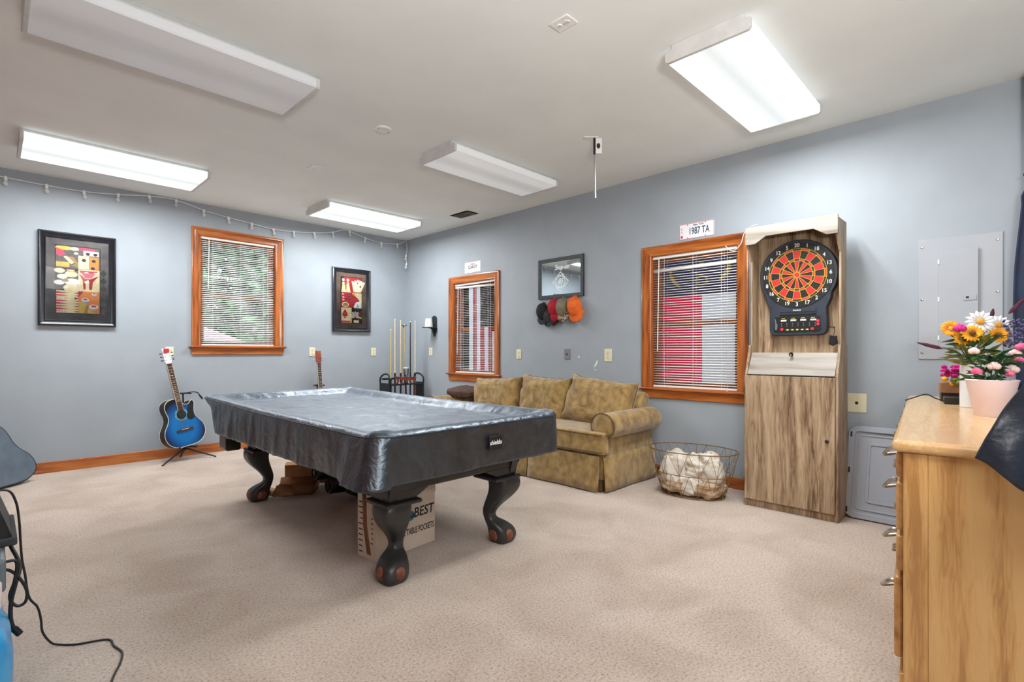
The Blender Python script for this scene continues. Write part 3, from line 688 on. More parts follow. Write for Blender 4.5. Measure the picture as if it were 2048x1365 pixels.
# ------------------------------------------------------------------ framed mirror, hooks and caps (right wall frame: x to the right = -Y)
RW = R(-90)
t = thing('framed_mirror', 'black framed rectangular mirror with frosted lettering on the right wall', 'mirror', (XR, 3.916, 2.157), RW)
w, h = .347, .245
MB('frame').frame(-w+.045, w-.045, -h+.045, h-.045, [(0, -.008), (0, -.022), (.045, -.026), (.045, 0)], mats=('frame', 'frame')).build('frame', t, bevel=.003)
MB('mirror').box(-w+.04, w-.04, -.012, -.006, -h+.04, h-.04).build('mirror_glass', t, smooth=0)
text([T('Snap-on', .02, .125, .06, y=-.0135, shear=.25, roll=0), T('85', .0, -.045, .065, y=-.014, shear=.3), T('YEARS', .0, -.105, .022, y=-.0135), T('OF INNOVATION', 0, .03, .012, y=-.0135)], 'frost', 'lettering', t)
b = MB('frost')
def ringpoly(n, r, w_):
    for k in range(n):
        a, c = 2*PI*k/n, 2*PI*(k+1)/n
        b.poly([(r*math.cos(a), -.0132, -.05+r*math.sin(a)), (r*math.cos(c), -.0132, -.05+r*math.sin(c)), ((r-w_)*math.cos(c), -.0132, -.05+(r-w_)*math.sin(c)), ((r-w_)*math.cos(a), -.0132, -.05+(r-w_)*math.sin(a))])
ringpoly(4, .125, .012); ringpoly(16, .075, .008)
b.build('emblem', t, smooth=0)

def cap(label, y, z, crown, bill, sc=1., lean=0., patch=None, strap=None, bills=1.):
    t = thing('baseball_cap', label, 'cap', (XR, y, z), RW, None); t.rotation_euler = (0, R(lean), RW); t.scale = (sc, sc, sc)
    # cap hangs by its strap: crown bulges towards the room, bill hangs down
    b = MB(crown)
    def f(p):
        q = Vector((p.x*.076, p.y*.080, p.z*.10)); q.y = min(q.y, .0)-.0; return q*(1+.04*noise.noise(p*3))
    b.ell((0, -.045, -.10), (1, 1, 1), 24, 14, f)
    b.tube([(.076*math.cos(a)*.98, -.045+.0, -.10+.10*math.sin(a)*.98) for a in [2*PI*k/24 for k in range(24)]], .004, 6, closed=True)
    b.build('crown', t, smooth=60)
    b = MB(bill)
    def g(u, v):
        a = (u-.5)*2.0; r = .075+v*.075*bills*math.cos(a*.75)
        return (r*math.sin(a)*.82, -.055-.028*math.cos(a)+v*.012-.012*abs(a)**2*-.8, -.10-.085*.75*math.cos(a)-(r-.075)*1.05*max(.35, math.cos(a)))
    b.grid(g, 20, 6); b.build('bill', t, smooth=180, solid=.004)
    b = MB(strap or crown); b.tube([(-.045, -.04, -.03), (-.03, -.03, .0), (0, -.018, .008), (.03, -.03, .0), (.045, -.04, -.03)], .006, 6); b.build('strap', t)
    MB(crown).lathe([(.006, -.005), (.001, -.009)], (0, -.115, -.10), 10, axis='y').build('button', t)
    if patch:
        b = MB(patch); b.poly([(-.022, -.108, -.14), (.022, -.108, -.14), (.022, -.117, -.11), (-.022, -.117, -.11)]); b.build('patch', t)
    b = MB(bill)
    return t
for y in (4.12, 4.00, 3.86, 3.745, 3.66):
    t = thing('wall_hook', 'small silver hook under the black framed mirror holding up the caps', 'hook', (XR, y, 1.905), RW, 'hooks holding up the caps')
    b = MB('steel'); b.box(-.008, .008, -.003, 0, -.02, .02); b.build('plate', t, bevel=.001)
    b = MB('steel'); b.tube(spline([(0, -.002, .0), (0, -.02, -.01), (0, -.034, -.006), (0, -.038, .012)], 5), .0028, 8); b.build('prong', t)
cap('black and grey mesh baseball cap, leftmost of the hanging caps', 4.175, 1.865, 'blackcloth', 'charcoal', 1.12, -8, patch='whitepaint', strap='charcoal')
cap('charcoal baseball cap hanging behind the black mesh one', 4.10, 1.79, 'charcoal', 'charcoal', .92, -12)
cap('red baseball cap hanging between the black and khaki caps', 4.00, 1.90, 'redcap', 'redcap', 1.08, -10, patch='whitepaint')
cap('dark red baseball cap with a black bill hanging under the red one', 3.965, 1.775, 'redcap', 'blackcloth', .8, 8)
cap('khaki baseball cap with a camouflage bill', 3.865, 1.90, 'khaki', 'camo', 1.14, -8, bills=1.1)
cap('orange baseball cap, rightmost of the hanging caps', 3.695, 1.905, 'orange', 'orange', 1.24, -16, patch='brownc', bills=1.1)

# number plates
t = thing('licence_plate', 'white licence plate with blue 1987 TA resting on the window casing by the dart cabinet', 'plate', (XR, 2.225, 2.452), RW)
MB('whitepaint').box(-.176, .176, -.004, -.001, -.076, .076).build('plate', t, bevel=.001)
t2 = thing('licence_plate', 'small white licence plate with worn lettering resting on the far window casing', 'plate', (XR, 5.533, 2.470), RW)
MB('whitepaint').box(-.168, .168, -.004, -.001, -.076, .076).build('plate', t2, bevel=.001)
text([T('1987 TA', .025, -.006, .068, y=-.0045, ws=.62)], 'bluetxt', 'number', t)
text([T('New York', .02, .055, .022, y=-.0045, ws=.8)], 'ink', 'lettering', t)
text([T('T', -.15, .02, .024, y=-.0045), T('T', -.15, -.01, .02, y=-.0045), T('M', -.15, -.05, .03, y=-.0045)], 'pinktxt', 'side_print', t)
b = MB('pinktxt'); b.frame(-.17, .17, -.07, .07, [(0, -.0042), (.004, -.0042), (.004, -.004), (0, -.004)], mats=('pinktxt', 'pinktxt')); b.build('border', t, smooth=0)
text([T('Sweet', 0, .045, .03, y=-.0045, ws=.9, shear=.2)], 'redtxt', 'lettering', t2)
text([T('SCARLET', 0, .0, .045, y=-.0045, ws=.75), T('- - - - - - - - -', 0, -.04, .014, y=-.0045)], 'ink', 'number', t2)
for q in (t, t2):
    b = MB('ink')
    for x in (-.09, .09):
        for z in (-.064, .064): b.lathe([(.005, -.005), (.005, -.004)], (x, 0, z), 8, axis='y')
    b.build('bolt_hole', q)

# candle sconce
t = thing('candle_sconce', 'dark wooden wall sconce with an arched back and a small shelf', 'sconce', (XR, 6.42, 1.64), RW)
b = MB('green_black'); b.prism([(-.055, -.06), (-.02, -.12), (0, -.145), (.02, -.12), (.055, -.06), (.06, 0)]+circ(0, .12, .06, 14, 0, PI+.01)+[(-.06, 0)], -.018, 0); b.build('back_plate', t, bevel=.003)
MB('green_black').box(-.075, .075, -.19, -.018, -.012, .0).build('shelf', t, bevel=.003)
b = MB('green_black'); b.prism([(-.018, -.012), (-.12, -.012), (-.06, -.03), (-.04, -.07), (-.018, -.10)], -.012, .012, plane='yz'); b.build('bracket', t)
t = thing('candle', 'white tapered candle standing on the dark wall sconce', 'candle', (XR-.115, 6.42, 1.64))
MB('candle').lathe([(.062, 0), (.062, .01), (.05, .12), (.046, .13), (.02, .126)], (0, 0, 0), 28).build('wax', t)
MB('ink').tube([(0, 0, .122), (.002, 0, .138)], .0018, 6).build('wick', t)

# paint chips on the wall
b = MB('white'); b.use('white')
b.poly([(.0, -.001, .0), (.03, -.001, .01), (.055, -.001, .05), (.05, -.001, .085), (.03, -.001, .05)]); b.poly([(-.21+p[0], -.001, p[1]) for p in circ(0, .115, .012, 10)]); b.poly([(.02+p[0], -.001, p[1]) for p in circ(0, -.03, .008, 10)])
tag(b.build('paint_chip', loc=(XR, 3.44, 1.09), rot=(0, 0, RW), smooth=0), 'small white chips in the wall paint above the sofa', 'paint chip')

# ------------------------------------------------------------------ electric panel
t = thing('breaker_panel', 'grey painted breaker panel cover flush on the right wall', 'electric panel', (XR, .293, 1.65), RW)
MB('panel').box(-.227, .227, -.008, 0, -.438, .438).build('cover_plate', t, bevel=.002)
d = MB('panel'); d.box(0, .214, -.006, 0, -.352, .352); d = d.build('door', t, loc=(-.110, -.010, -.003), rot=(0, 0, R(-3.2)), bevel=.0015)
b = MB('lid'); b.box(.135, .205, -.011, -.006, -.018, .014); b.use('ink'); b.box(.150, .166, -.0118, -.011, -.006, .008); b.build('latch', d, bevel=.001)
for z in (-.28, .0, .27):
    MB('white').box(-.004, .006, -.010, .0, z-.018, z+.016).build('hinge', d, bevel=.001)
for x, z in ((-.205, .385), (-.205, 0), (-.205, -.39), (.2, .385), (.2, .03)):
    MB('steel').lathe([(.009, -.009), (.007, -.012), (.002, -.013)], (x, 0, z), 12, axis='y').build('screw', t)

# ------------------------------------------------------------------ dart cabinet (front faces -X); local x right, y back, origin floor centre front
t = thing('dart_cabinet', 'tall greyish oak dartboard cabinet with a hood, slanted lid and lower door', 'cabinet', (4.38, 1.27, 0), R(-90))
b = MB('grey_oak_z'); b.box(-.333, -.315, 0, .30, 0, 1.08); b.prism([(0, 1.08), (.30, 1.08), (.30, 1.32), (.085, 1.32)], -.333, -.315, plane='yz'); b.build('side_panel', t, bevel=.0015)
b = MB('grey_oak_z'); b.box(.315, .333, 0, .30, 0, 1.08); b.prism([(0, 1.08), (.30, 1.08), (.30, 1.32), (.085, 1.32)], .315, .333, plane='yz'); b.build('side_panel', t, bevel=.0015)
b = MB('grey_oak_z'); b.box(-.315, .315, .012, .03, .0, .058); b.build('toe_kick', t)
dr = MB('grey_oak_z').box(-.331, .314, -.016, .0, .062, 1.072).build('door', t, bevel=.002)
MB('darksteel').lathe([(.006, -.016), (.006, -.03), (.014, -.034), (.014, -.042), (.004, -.046)], (.27, 0, .60), 16, axis='y').build('knob', dr)
for z in (.2, .95): MB('blackp').box(-.338, -.330, -.012, .02, z-.03, z+.03).build('hinge', dr)
ld = MB('grey_oak_x'); ld.prism([(-.004, 1.084), (.010, 1.077), (.118, 1.252), (.104, 1.259)], -.312, .312, plane='yz'); ld = ld.build('slanted_lid', t, bevel=.0015)
b = MB('darksteel'); b.tube([(0, .085, 1.245), (.0, .06, 1.25)], .007, 10); b.tube([(x, .055, 1.245+z) for x, z in circ(0, 0, .013, 16)], .004, 6, closed=True); b.build('ring_pull', ld)
b = MB('grey_oak_z'); b.box(-.313, .313, .262, .28, 1.25, 2.27); b.build('back_panel', t)
b = MB('grey_oak_z'); b.box(-.314, .314, .018, .29, .062, .075); b.box(-.314, .314, .118, .262, 1.24, 1.252); b.build('inner_shelf', t)
for s_ in (-1, 1):
    b = MB('grey_oak_z'); x0, x1 = sorted((s_*.313, s_*.329))
    b.prism([(.115, 1.25), (.28, 1.25), (.28, 2.27), (.02, 2.27), (.02, 2.15), (.06, 2.08), (.115, 2.02)], x0, x1, plane='yz'); b.build('upper_side', t, bevel=.0015)
b = MB('grey_oak_x'); b.prism([(-.331, 2.145), (-.255, 2.145), (-.17, 2.20), (.17, 2.20), (.255, 2.145), (.331, 2.145), (.331, 2.285), (-.331, 2.285)], 0.0, .02); b.build('hood_front', t, bevel=.0015)
MB('grey_oak_z').box(-.313, .313, .02, .28, 2.255, 2.27).build('hood_top', t)

# dartboard
t = thing('dartboard', 'electronic dartboard with red and black segments and a scoring console inside the oak cabinet', 'dartboard', (4.61, 1.262, 1.885), R(-90))
Rb = .285
arc = [(Rb*math.cos(a), Rb*math.sin(a)) for a in [R(-32)+R(244)*i/44 for i in range(45)]]
out = arc+[(-.235, -.2), (-.205, -.27), (-.210, -.36)]+[(-.21+.045-.045*math.cos(a), -.44-.045*math.sin(a)) for a in (0, .5, 1.0, 1.57)]+[(.165+.045*math.sin(a), -.44-.045*math.cos(a)) for a in (0, .5, 1.0, 1.57)]+[(.210, -.36), (.205, -.27), (.235, -.2)]
b = MB('dartgrey'); b.prism(out, -.045, .03, side='blackp'); b.build('shell', t, bevel=.006)
b = MB('segblack'); b.prism(circ(0, 0, .262, 64), -.050, -.045); b.build('number_ring', t)
b = MB('segblack'); y = -.052
def wedge(r0, r1, a0, a1, m, n=4):
    b.use(m); P = [(r1*math.sin(a0+(a1-a0)*i/n), y, r1*math.cos(a0+(a1-a0)*i/n)) for i in range(n+1)]+[(r0*math.sin(a1-(a1-a0)*i/n), y, r0*math.cos(a1-(a1-a0)*i/n)) for i in range(n+1)]
    b.poly(P)
for k in range(20):
    a0, a1 = R(18*k-9), R(18*k+9); ev = k % 2 == 0
    for r0, r1, m in ((.022, .112, 'segred' if ev else 'segblack'), (.112, .130, 'seggreen' if ev else 'segorange'), (.130, .195, 'segred' if ev else 'segblack'), (.195, .213, 'seggreen' if ev else 'segorange')): wedge(r0, r1, a0, a1, m)
b.use('segred'); b.poly([(p[0], -.053, p[1]) for p in circ(0, 0, .022, 24)]); b.build('segments', t, smooth=0)
b = MB('spider')
for r_ in (.213, .195, .130, .112, .022): b.tube([(p[0], -.053, p[1]) for p in circ(0, 0, r_, 60)], .0016, 5, closed=True)
for k in range(20):
    a = R(18*k+9); b.tube([(.022*math.sin(a), -.053, .022*math.cos(a)), (.213*math.sin(a), -.053, .213*math.cos(a))], .0014, 5)
b.build('spider_wire', t)
nums = [20, 1, 18, 4, 13, 6, 10, 15, 2, 17, 3, 19, 7, 16, 8, 11, 14, 9, 12, 5]
text([T(str(v), .238*math.sin(R(18*k)), .238*math.cos(R(18*k)), .031, y=-.0515, ws=.9) for k, v in enumerate(nums)], 'whitepaint', 'numbers', t)
b = MB('dartgrey'); b.box(-.13, .135, -.056, -.045, -.318, -.270); b.use('black'); b.box(-.127, .132, -.0565, -.055, -.306, -.296); b.build('ledge', t, bevel=.002)
text([T('Arachnid', .0, -.284, .014, y=-.057, shear=.2)], 'whitepaint', 'brand_lettering', t)
c = MB('black'); c.prism([(-.165, -.335), (.160, -.335), (.172, -.44), (.150, -.458), (-.165, -.458), (-.178, -.44)], -.049, -.044)
c = c.build('console', t)
for k in range(4): MB('led').box(-.12+k*.072, -.078+k*.072, -.051, -.049, -.371, -.357).build('display', c)
b = MB('led')
for k in range(7):
    for j in range(3): b.box(-.118+k*.041, -.114+k*.041, -.0505, -.049, -.412+j*.011, -.409+j*.011)
b.build('indicator_lights', c)
MB('totegrey').prism([(-.165, -.44), (-.165, -.35), (-.160, -.35), (-.155, -.38), (-.145, -.40), (-.15, -.44)], -.051, -.049).build('edge_graphic', c)
for k in range(5): MB('btn_y').prism(circ(-.070+k*.036, -.441, .011, 12, rz=.006), -.052, -.049).build('button', c, label='yellow button')
for k in range(4): MB('btn_y').box(-.115+k*.072, -.088+k*.072, -.0505, -.049, -.349, -.345).build('player_caption', c)
for x, z in ((-.112, -.436), (.110, -.436), (.150, -.375), (.150, -.40)): MB('btn_r').prism(circ(x, z, .012, 12), -.053, -.049).build('button', c, label='red button')
t = thing('flight_pouch', 'small black leather pouch hanging from a hook at the right of the dartboard', 'pouch', (4.60, 1.015, 1.36), R(-90))
b = MB('blackp'); b.prism([(-.028, -.035), (.0, -.05), (.034, -.03), (.026, .03), (-.018, .038)], -.03, -.012); b.build('pouch', t, bevel=.004)
b = MB('leather'); b.tube([(.005, -.02, .03), (.012, -.02, .07), (.005, -.02, .10)], .003, 6); b.build('loop', t)
b = MB('darksteel'); b.tube([(-.035, -.02, .10), (.01, -.02, .098), (.012, -.02, .09)], .003, 6); b.build('hook', t)
t = thing('blind_cord_loop', 'loose white cable looped over the window casing beside the dart cabinet', 'cable', (XR, 1.82, 2.25), RW)
MB('whitecord').tube(spline([(-.11, -.034, .0), (-.07, -.036, -.045), (-.02, -.036, -.05), (.03, -.036, .0), (.06, -.036, .09), (.12, -.036, .14), (.17, -.03, .15)], 6), .004, 6).build('cable', t)

# ------------------------------------------------------------------ pool table
CX, CY = 1.985, 3.59
t = thing('pool_table', 'black pool table with carved cabriole legs under a vinyl cover', 'pool table', (CX, CY, 0))
b = MB('legblack'); b.prism([(-.52, .52), (-.47, .50), (.47, .50), (.52, .52), (.60, .78), (-.60, .78)], -1.20, 1.20); b.build('cabinet_frame', t, bevel=.01)
def leg(sx, sy):
    """claw foot cabriole leg, spine pushed along the diagonal"""
    st = [(.44, .035, .084, .42), (.41, .045, .088, .42), (.36, .045, .084, .45), (.31, .022, .072, .5), (.26, -.015, .055, .55), (.215, -.042, .042, .6), (.18, -.048, .036, .62), (.155, -.036, .042, .7), (.13, -.008, .062, .8), (.095, .022, .080, .85), (.055, .034, .087, .9), (.02, .034, .080, .9), (.0, .032, .066, .9)]
    b = MB('legblack'); rings = []; seg = 32
    P = [Vector((z, o, r, q)) for z, o, r, q in st]
    S = []
    for i in range(len(P)-1):
        for j in range(3):
            k = j/3; a = P[max(0, i-1)]; bb_ = P[i]; c = P[i+1]; d = P[min(len(P)-1, i+2)]
            S.append(.5*((2*bb_)+(c-a)*k+(2*a-5*bb_+4*c-d)*k*k+(3*bb_-a-3*c+d)*k**3))
    S.append(P[-1])
    for z, o, r, q in S:
        ring = []
        ox, oy = o*sx*.75, o*sy*.75
        for k in range(seg):
            a = 2*PI*k/seg; ca, sa = math.cos(a), math.sin(a)
            e = 2/(2+2.4*(1-q)); m = (abs(ca)**(2/e)+abs(sa)**(2/e))**(-e/2) if False else 1/((abs(ca)**(2+5*(1-q))+abs(sa)**(2+5*(1-q)))**(1/(2+5*(1-q))))
            rr = r*m
            if z < .13:   # claws: four ridges on the axes diagonals, grooves between
                g = abs(math.cos(2*(a)))
                rr *= 1-.10*g**2*min(1, (.13-z)/.05)
            ring.append(b.V(ox+rr*ca, oy+rr*sa, max(z, 0)))
        rings.append(ring)
    for p_, q_ in zip(rings, rings[1:]):
        for k in range(seg): b.face([p_[k], p_[(k+1) % seg], q_[(k+1) % seg], q_[k]])
    b.face(rings[0]); b.face(rings[-1][::-1])
    L = b.build('leg', t, loc=(sx*.40+(.045 if sx < 0 < sy else 0), 1.0 if sy > 0 else -1.105, 0), smooth=50)
    b = MB('inlay'); ox, oy = .026*.75*sx, .026*.75*sy
    for dx, dy in ((sx, 0), (0, sy), (-sx, 0), (0, -sy)): b.ell((ox+dx*.066, oy+dy*.066, .056), (.027 if dx else .040, .027 if dy else .040, .040), 20, 12)
    b.build('ball', L, label='worn brown wooden ball showing between the claws')
    b = MB('legblack'); b.frame(-.085, .085, -.085, .085, [(0, .425), (.025, .425), (.031, .436), (.025, .449), (0, .453)], mats=('legblack', 'legblack'))
    o = b.build('collar', L, bevel=.004)
    o.matrix_local = Matrix(((1, 0, 0, 0), (0, 0, 1, 0), (0, 1, 0, 0), (0, 0, 0, 1)))
    b = MB('legblack')
    v = [(-.105, -.105, .47), (.105, -.105, .47), (.105, .105, .47), (-.105, .105, .47)]
    b.box(-.085, .085, -.085, .085, .44, .53)
    x0, x1 = sorted((-sx*.30, sx*.11)); y0, y1 = sorted((sy*.03, sy*.09))
    b.prism([(-sx*.36, .60), (-sx*.09, .455), (sx*.09, .455), (sx*.13, .60)], y0, y1)
    x0, x1 = sorted((sx*.03, sx*.09)); b.prism([(-sy*.36, .60), (-sy*.09, .455), (sy*.09, .455), (sy*.13, .60)], x0, x1, plane='yz')
    b.build('knee_block', L, bevel=.004)
for sx in (-1, 1):
    for sy in (-1, 1): leg(sx, sy)
b = MB('legblack'); b.prism(rrect(-.06, .06, .43, .60, .02), .93, 1.10); b.build('ball_return', t, loc=(-.54, .20, 0), bevel=.006)

# vinyl cover
HX, HY = .70, 1.415
def coverpt(i, n, ring):
    """ring = (inset, z, wrinkle, kind)"""
    inset, z, wr, kind = ring
    r = .10
    hx, hy = HX-inset, HY-inset
    rr = max(.02, r-inset*.35)
    per = [2*(hx-rr), PI/2*rr, 2*(hy-rr), PI/2*rr]*2
    tot = sum(per[:4])*2
    # fixed parameter along the outer rectangle so that the rings line up
    s = i/n*4
    side = int(s); f = s-side
    cf = .07
    if f < 1-cf:
        q = f/(1-cf)
        if side == 0: p, nn = (-hx+rr+2*(hx-rr)*q, -hy), (0, -1)
        elif side == 1: p, nn = (hx, -hy+rr+2*(hy-rr)*q), (1, 0)
        elif side == 2: p, nn = (hx-rr-2*(hx-rr)*q, hy), (0, 1)
        else: p, nn = (-hx, hy-rr-2*(hy-rr)*q), (-1, 0)
        corner = 0
    else:
        q = (f-1+cf)/cf; a = [-PI/2, 0, PI/2, PI][side]+PI/2*q
        c = [(hx-rr, -hy+rr), (hx-rr, hy-rr), (-hx+rr, hy-rr), (-hx+rr, -hy+rr)][side]
        nn = (math.cos(a), math.sin(a)); p = (c[0]+rr*nn[0], c[1]+rr*nn[1]); corner = math.sin(PI*q)
    x, y = p
    # wrinkles
    per_pos = Vector((x*1.0, y*1.0, 0))
    if kind == 'skirt':
        k = noise.noise(Vector((x*9, y*9, z*2.2+3)))*.6+noise.noise(Vector((x*22, y*22, z*5)))*.25+abs(noise.noise(Vector((x*5, y*5, z*4+9))))*.5
        drop = (.86-z)/.25
        off = wr*k*(1.25 if nn[0] < -.5 else .5)
        if nn[0] < -.2: off += .07*math.exp(-((y+HY-.14)/.14)**2)*drop**1.5
        if x < 0 and y < 0: off += .03*corner*drop
        if x < 0 and y > 0: off -= .26*math.exp(-((y-HY)/.20)**2)*drop**1.6*(1 if x < -HX+.3 else 0)
        x += nn[0]*off; y += nn[1]*off
        z += .006*noise.noise(Vector((x*3, y*3, 1)))*(1 if z < .72 else 0)
        if x < 0 and y > 0: z += .06*math.exp(-((y-HY)/.18)**2)*drop**1.5*(1 if x < -HX+.3 else 0)
        z += .02*(y/HY)*(.0)
    else:
        z += wr*(noise.noise(Vector((x*6, y*6, 0)))+.5*noise.noise(Vector((x*17+y*5, y*12, 2))))
    z += .022*max(0, y/HY)*min(1, max(0, (z-.60)/.2))
    if z > .8: z += .010*corner*math.exp(-((inset-.05)/.06)**2)
    return (x, y, z)
rings = []
for k in range(40): rings.append(((k+.25)/39.25, .822, .007, 'centre'))
rings += [(.15, .826, .008, 'top'), (.13, .836, .009, 'top'), (.11, .850, .009, 'top'), (.09, .862, .008, 'top'), (.07, .870, .006, 'top'), (.045, .874, .004, 'top'), (.02, .871, .003, 'top'), (.008, .864, .003, 'top'), (0, .852, .002, 'top'), (-.003, .846, .002, 'top')]
for k in range(18):
    f = (k+1)/18; rings.append((-.004-.006*f, .843-.235*f, .003+.026*f**.8, 'skirt'))
rings.append((.006, .604, .029, 'skirt'))
N = 640
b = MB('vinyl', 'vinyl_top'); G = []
for rg in rings:
    if rg[3] == 'centre':      # sagging middle of the cloth, scaled copies of the inner rail line
        row = []
        for i in range(N):
            x, y, z = coverpt(i, N, (.17, .822, 0, 'top')); x *= rg[0]; y *= rg[0]
            z = .822+.022*max(0, y/HY)*1+.007*(noise.noise(Vector((x*6, y*6, 0)))+.5*noise.noise(Vector((x*17+y*5, y*12, 2))))
            row.append(b.V(x, y, z))
        G.append(row)
    else: G.append([b.V(*coverpt(i, N, rg)) for i in range(N)])
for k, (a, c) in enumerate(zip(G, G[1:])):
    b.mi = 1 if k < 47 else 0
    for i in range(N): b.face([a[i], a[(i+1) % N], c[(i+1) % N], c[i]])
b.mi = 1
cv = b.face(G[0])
cover = b.build('table_cover', loc=(CX-.0, CY, 0), smooth=180)
tag(cover, 'shiny black vinyl cover fitted over the pool table', 'table cover')
b = MB('vinyl_line'); b.tube([Vector(coverpt(i, 240, (-.004, .846, .002, 'top'))) for i in range(240)], .0035, 6, closed=True); b.build('piping', cover)
p = MB('vinyl_tag').box(-.05, .05, -.003, .003, -.04, .04).build('logo_patch', cover, loc=(.07, -HY-.022, .742), bevel=.002)
text([T('shieldo', 0, 0, .026, y=-.004, ws=.9, shear=.1)], 'whitepaint', 'lettering', p)

# ------------------------------------------------------------------ things under the table
t = thing('cardboard_box', 'white printed carton standing behind the near table leg', 'box', (1.627, 2.744, 0), R(5))
b = MB('carton'); b.box(0, .47, 0, .19, 0, .39); b.build('body', t, bevel=.002)
b = MB('carton'); b.box(-.002, .472, -.004, -.001, .33, .392); b.box(.30, .472, -.004, .19, .385, .41, rot=Matrix.Rotation(R(6), 3, 'X')); b.build('flap', t, bevel=.001)
text([T('BEST', .372, .225, .062, y=-.001, ws=.92, shear=.12)], 'ink', 'lettering', t)
text([T('L', .205, .205, .06, y=-.001, ws=.9)], 'greyink', 'faded_lettering', t)
text([T('R POOL TABLE POCKETS', .285, .115, .040, y=-.001, ws=.56)], 'ink', 'lower_lettering', t)
b = MB('globe'); b.poly([(p[0], -.0012, p[1]) for p in circ(.262, .215, .032, 24)]); b.build('globe_logo', t, smooth=0)
b = MB('tape'); b.poly([(-.001, .09, .03), (-.001, .05, .03), (-.001, .09, .20), (-.001, .10, .39), (-.001, .14, .39), (-.001, .13, .2)]); b.build('torn_tape', t, solid=.002)
b = MB('ink'); rnd = random.Random(5)
for k in range(10): b.box(-.0012, -.0006, .135, .135+rnd.uniform(.025, .045), .03+k*.034, .037+k*.034)
for k in range(6): b.box(-.0012, -.0006, .03, .03+rnd.uniform(.01, .025), .10+k*.03, .107+k*.03)
b.build('checklist_print', t, smooth=0)
t = thing('cardboard_tray', 'crumpled open brown cardboard tray on the carpet beyond the table leg', 'box', (1.93, 4.63, 0), R(-38))
b = MB('cardboard'); b.box(-.17, .17, -.10, .10, 0, .012); b.poly([(-.17, -.10, 0), (.17, -.10, 0), (.19, -.12, .09), (-.12, -.13, .10)]); b.poly([(-.17, -.10, 0), (-.17, .10, 0), (-.30, .10, .05), (-.26, -.08, .02)]); b.poly([(.17, -.1, 0), (.17, .1, 0), (.19, .11, .1), (.19, -.12, .09)]); b.poly([(-.17, .1, 0), (.17, .1, 0), (.19, .11, .12), (-.16, .12, .11)]); b.build('tray', t, solid=.004)
b = MB('cardboard'); b.poly([(-.10, -.125, .11), (.0, -.13, .10), (.04, -.20, .03), (-.13, -.21, .02)]); b.build('torn_flap', t, solid=.004)
t = thing('cardboard_carton', 'long dark brown cardboard carton lying behind the crumpled tray', 'box', (2.20, 4.93, 0), R(-28))
MB('cardboard').box(-.22, .22, -.08, .12, 0, .13).build('body', t, bevel=.002)
b = MB('cardboard'); b.box(-.22, .22, -.09, .03, .13, .19, rot=Matrix.Rotation(R(4), 3, 'X')); b.build('lid', t, bevel=.003)
t = thing('carry_bag', 'black lumpy duffel bag with two round tube ends lying under the pool table', 'bag', (2.25, 4.06, 0), R(14))
b = MB('blackcloth')
b.ell((.10, -.06, .11), (.26, .17, .11), 24, 14, lambda p: Vector((p.x, p.y, max(-1, p.z)))*(1+.12*noise.noise(p*2.5)))
b.build('bag_body', t)
for (x, y, z, L_) in ((-.22, .30, .225, .50), (-.20, .15, .125, .50)):
    b = MB('blackp'); b.lathe([(.062, 0), (.066, .004), (.066, L_), (.05, L_+.01)], (0, 0, 0), 24, axis='x'); tb = b.build('tube', t, loc=(x, y, z), rot=(0, R(5), R(-8)), bevel=.002)
    b = MB('darksteel'); b.tube([(-.003, p[0], p[1]) for p in circ(0, 0, .055, 28)], .005, 6, closed=True)
    for k in range(5): b.tube([(-.004, .01*math.cos(k*1.257), .01*math.sin(k*1.257)), (-.004, .052*math.cos(k*1.257), .052*math.sin(k*1.257))], .004, 6)
    b.lathe([(.014, -.012), (.014, 0)], (0, 0, 0), 12, axis='x'); b.build('end_ring', tb)

# ------------------------------------------------------------------ sofa (local: x along sofa to viewer's right = -Y, y to the wall)
def pillowfn(w, d, h, seed, amp=.012, pinch=.85):
    def f(p):
        r_ = math.hypot(p.x, p.z); cx, cz = (p.x/r_, p.z/r_) if r_ > 1e-6 else (0, 0)
        m = max(abs(cx), abs(cz), 1e-6); sq = r_**.55
        k = 1-.28*(1-m)+1.0*max(0, .80-m)**1.0
        q = Vector((cx/m*k*sq if r_ > 1e-6 else 0, math.copysign(abs(p.y)**.8, p.y), cz/m*k*sq if r_ > 1e-6 else 0))
        sag = -.10*math.cos(q.x*1.5)*max(0, q.z)**3
        v = Vector((q.x*w, q.y*d*(1-.25*(abs(q.x)**6+abs(q.z)**6)), (q.z+sag)*h))
        fold = math.sin((v.x*.9+v.z)*26+seed+3*noise.noise(v*5))
        v.y -= .018*fold*max(0, min(1, (abs(v.x)+abs(v.z))*1.6-.25))
        cr_ = (1-abs(noise.noise(Vector((v.x*5+v.z*2, v.z*4-v.x, seed*1.7)))))**10
        v.y *= 1-.16*cr_
        nz = noise.noise(Vector((v.x*7, v.y*7, v.z*7+seed)))+.6*noise.noise(Vector((v.x*16+v.z*14, v.z*5, seed)))
        return v*(1+amp*nz*2)
    return f
sf = thing('sofa', 'olive gold velour three seat sofa with a rolled arm and skirt against the right wall', 'sofa', (4.30, 3.93, 0), R(-90))
SW = 1.30
b = MB('sofa'); b.box(-SW, SW-.02, -.44, .40, .10, .34); b.build('base', sf, bevel=.02)
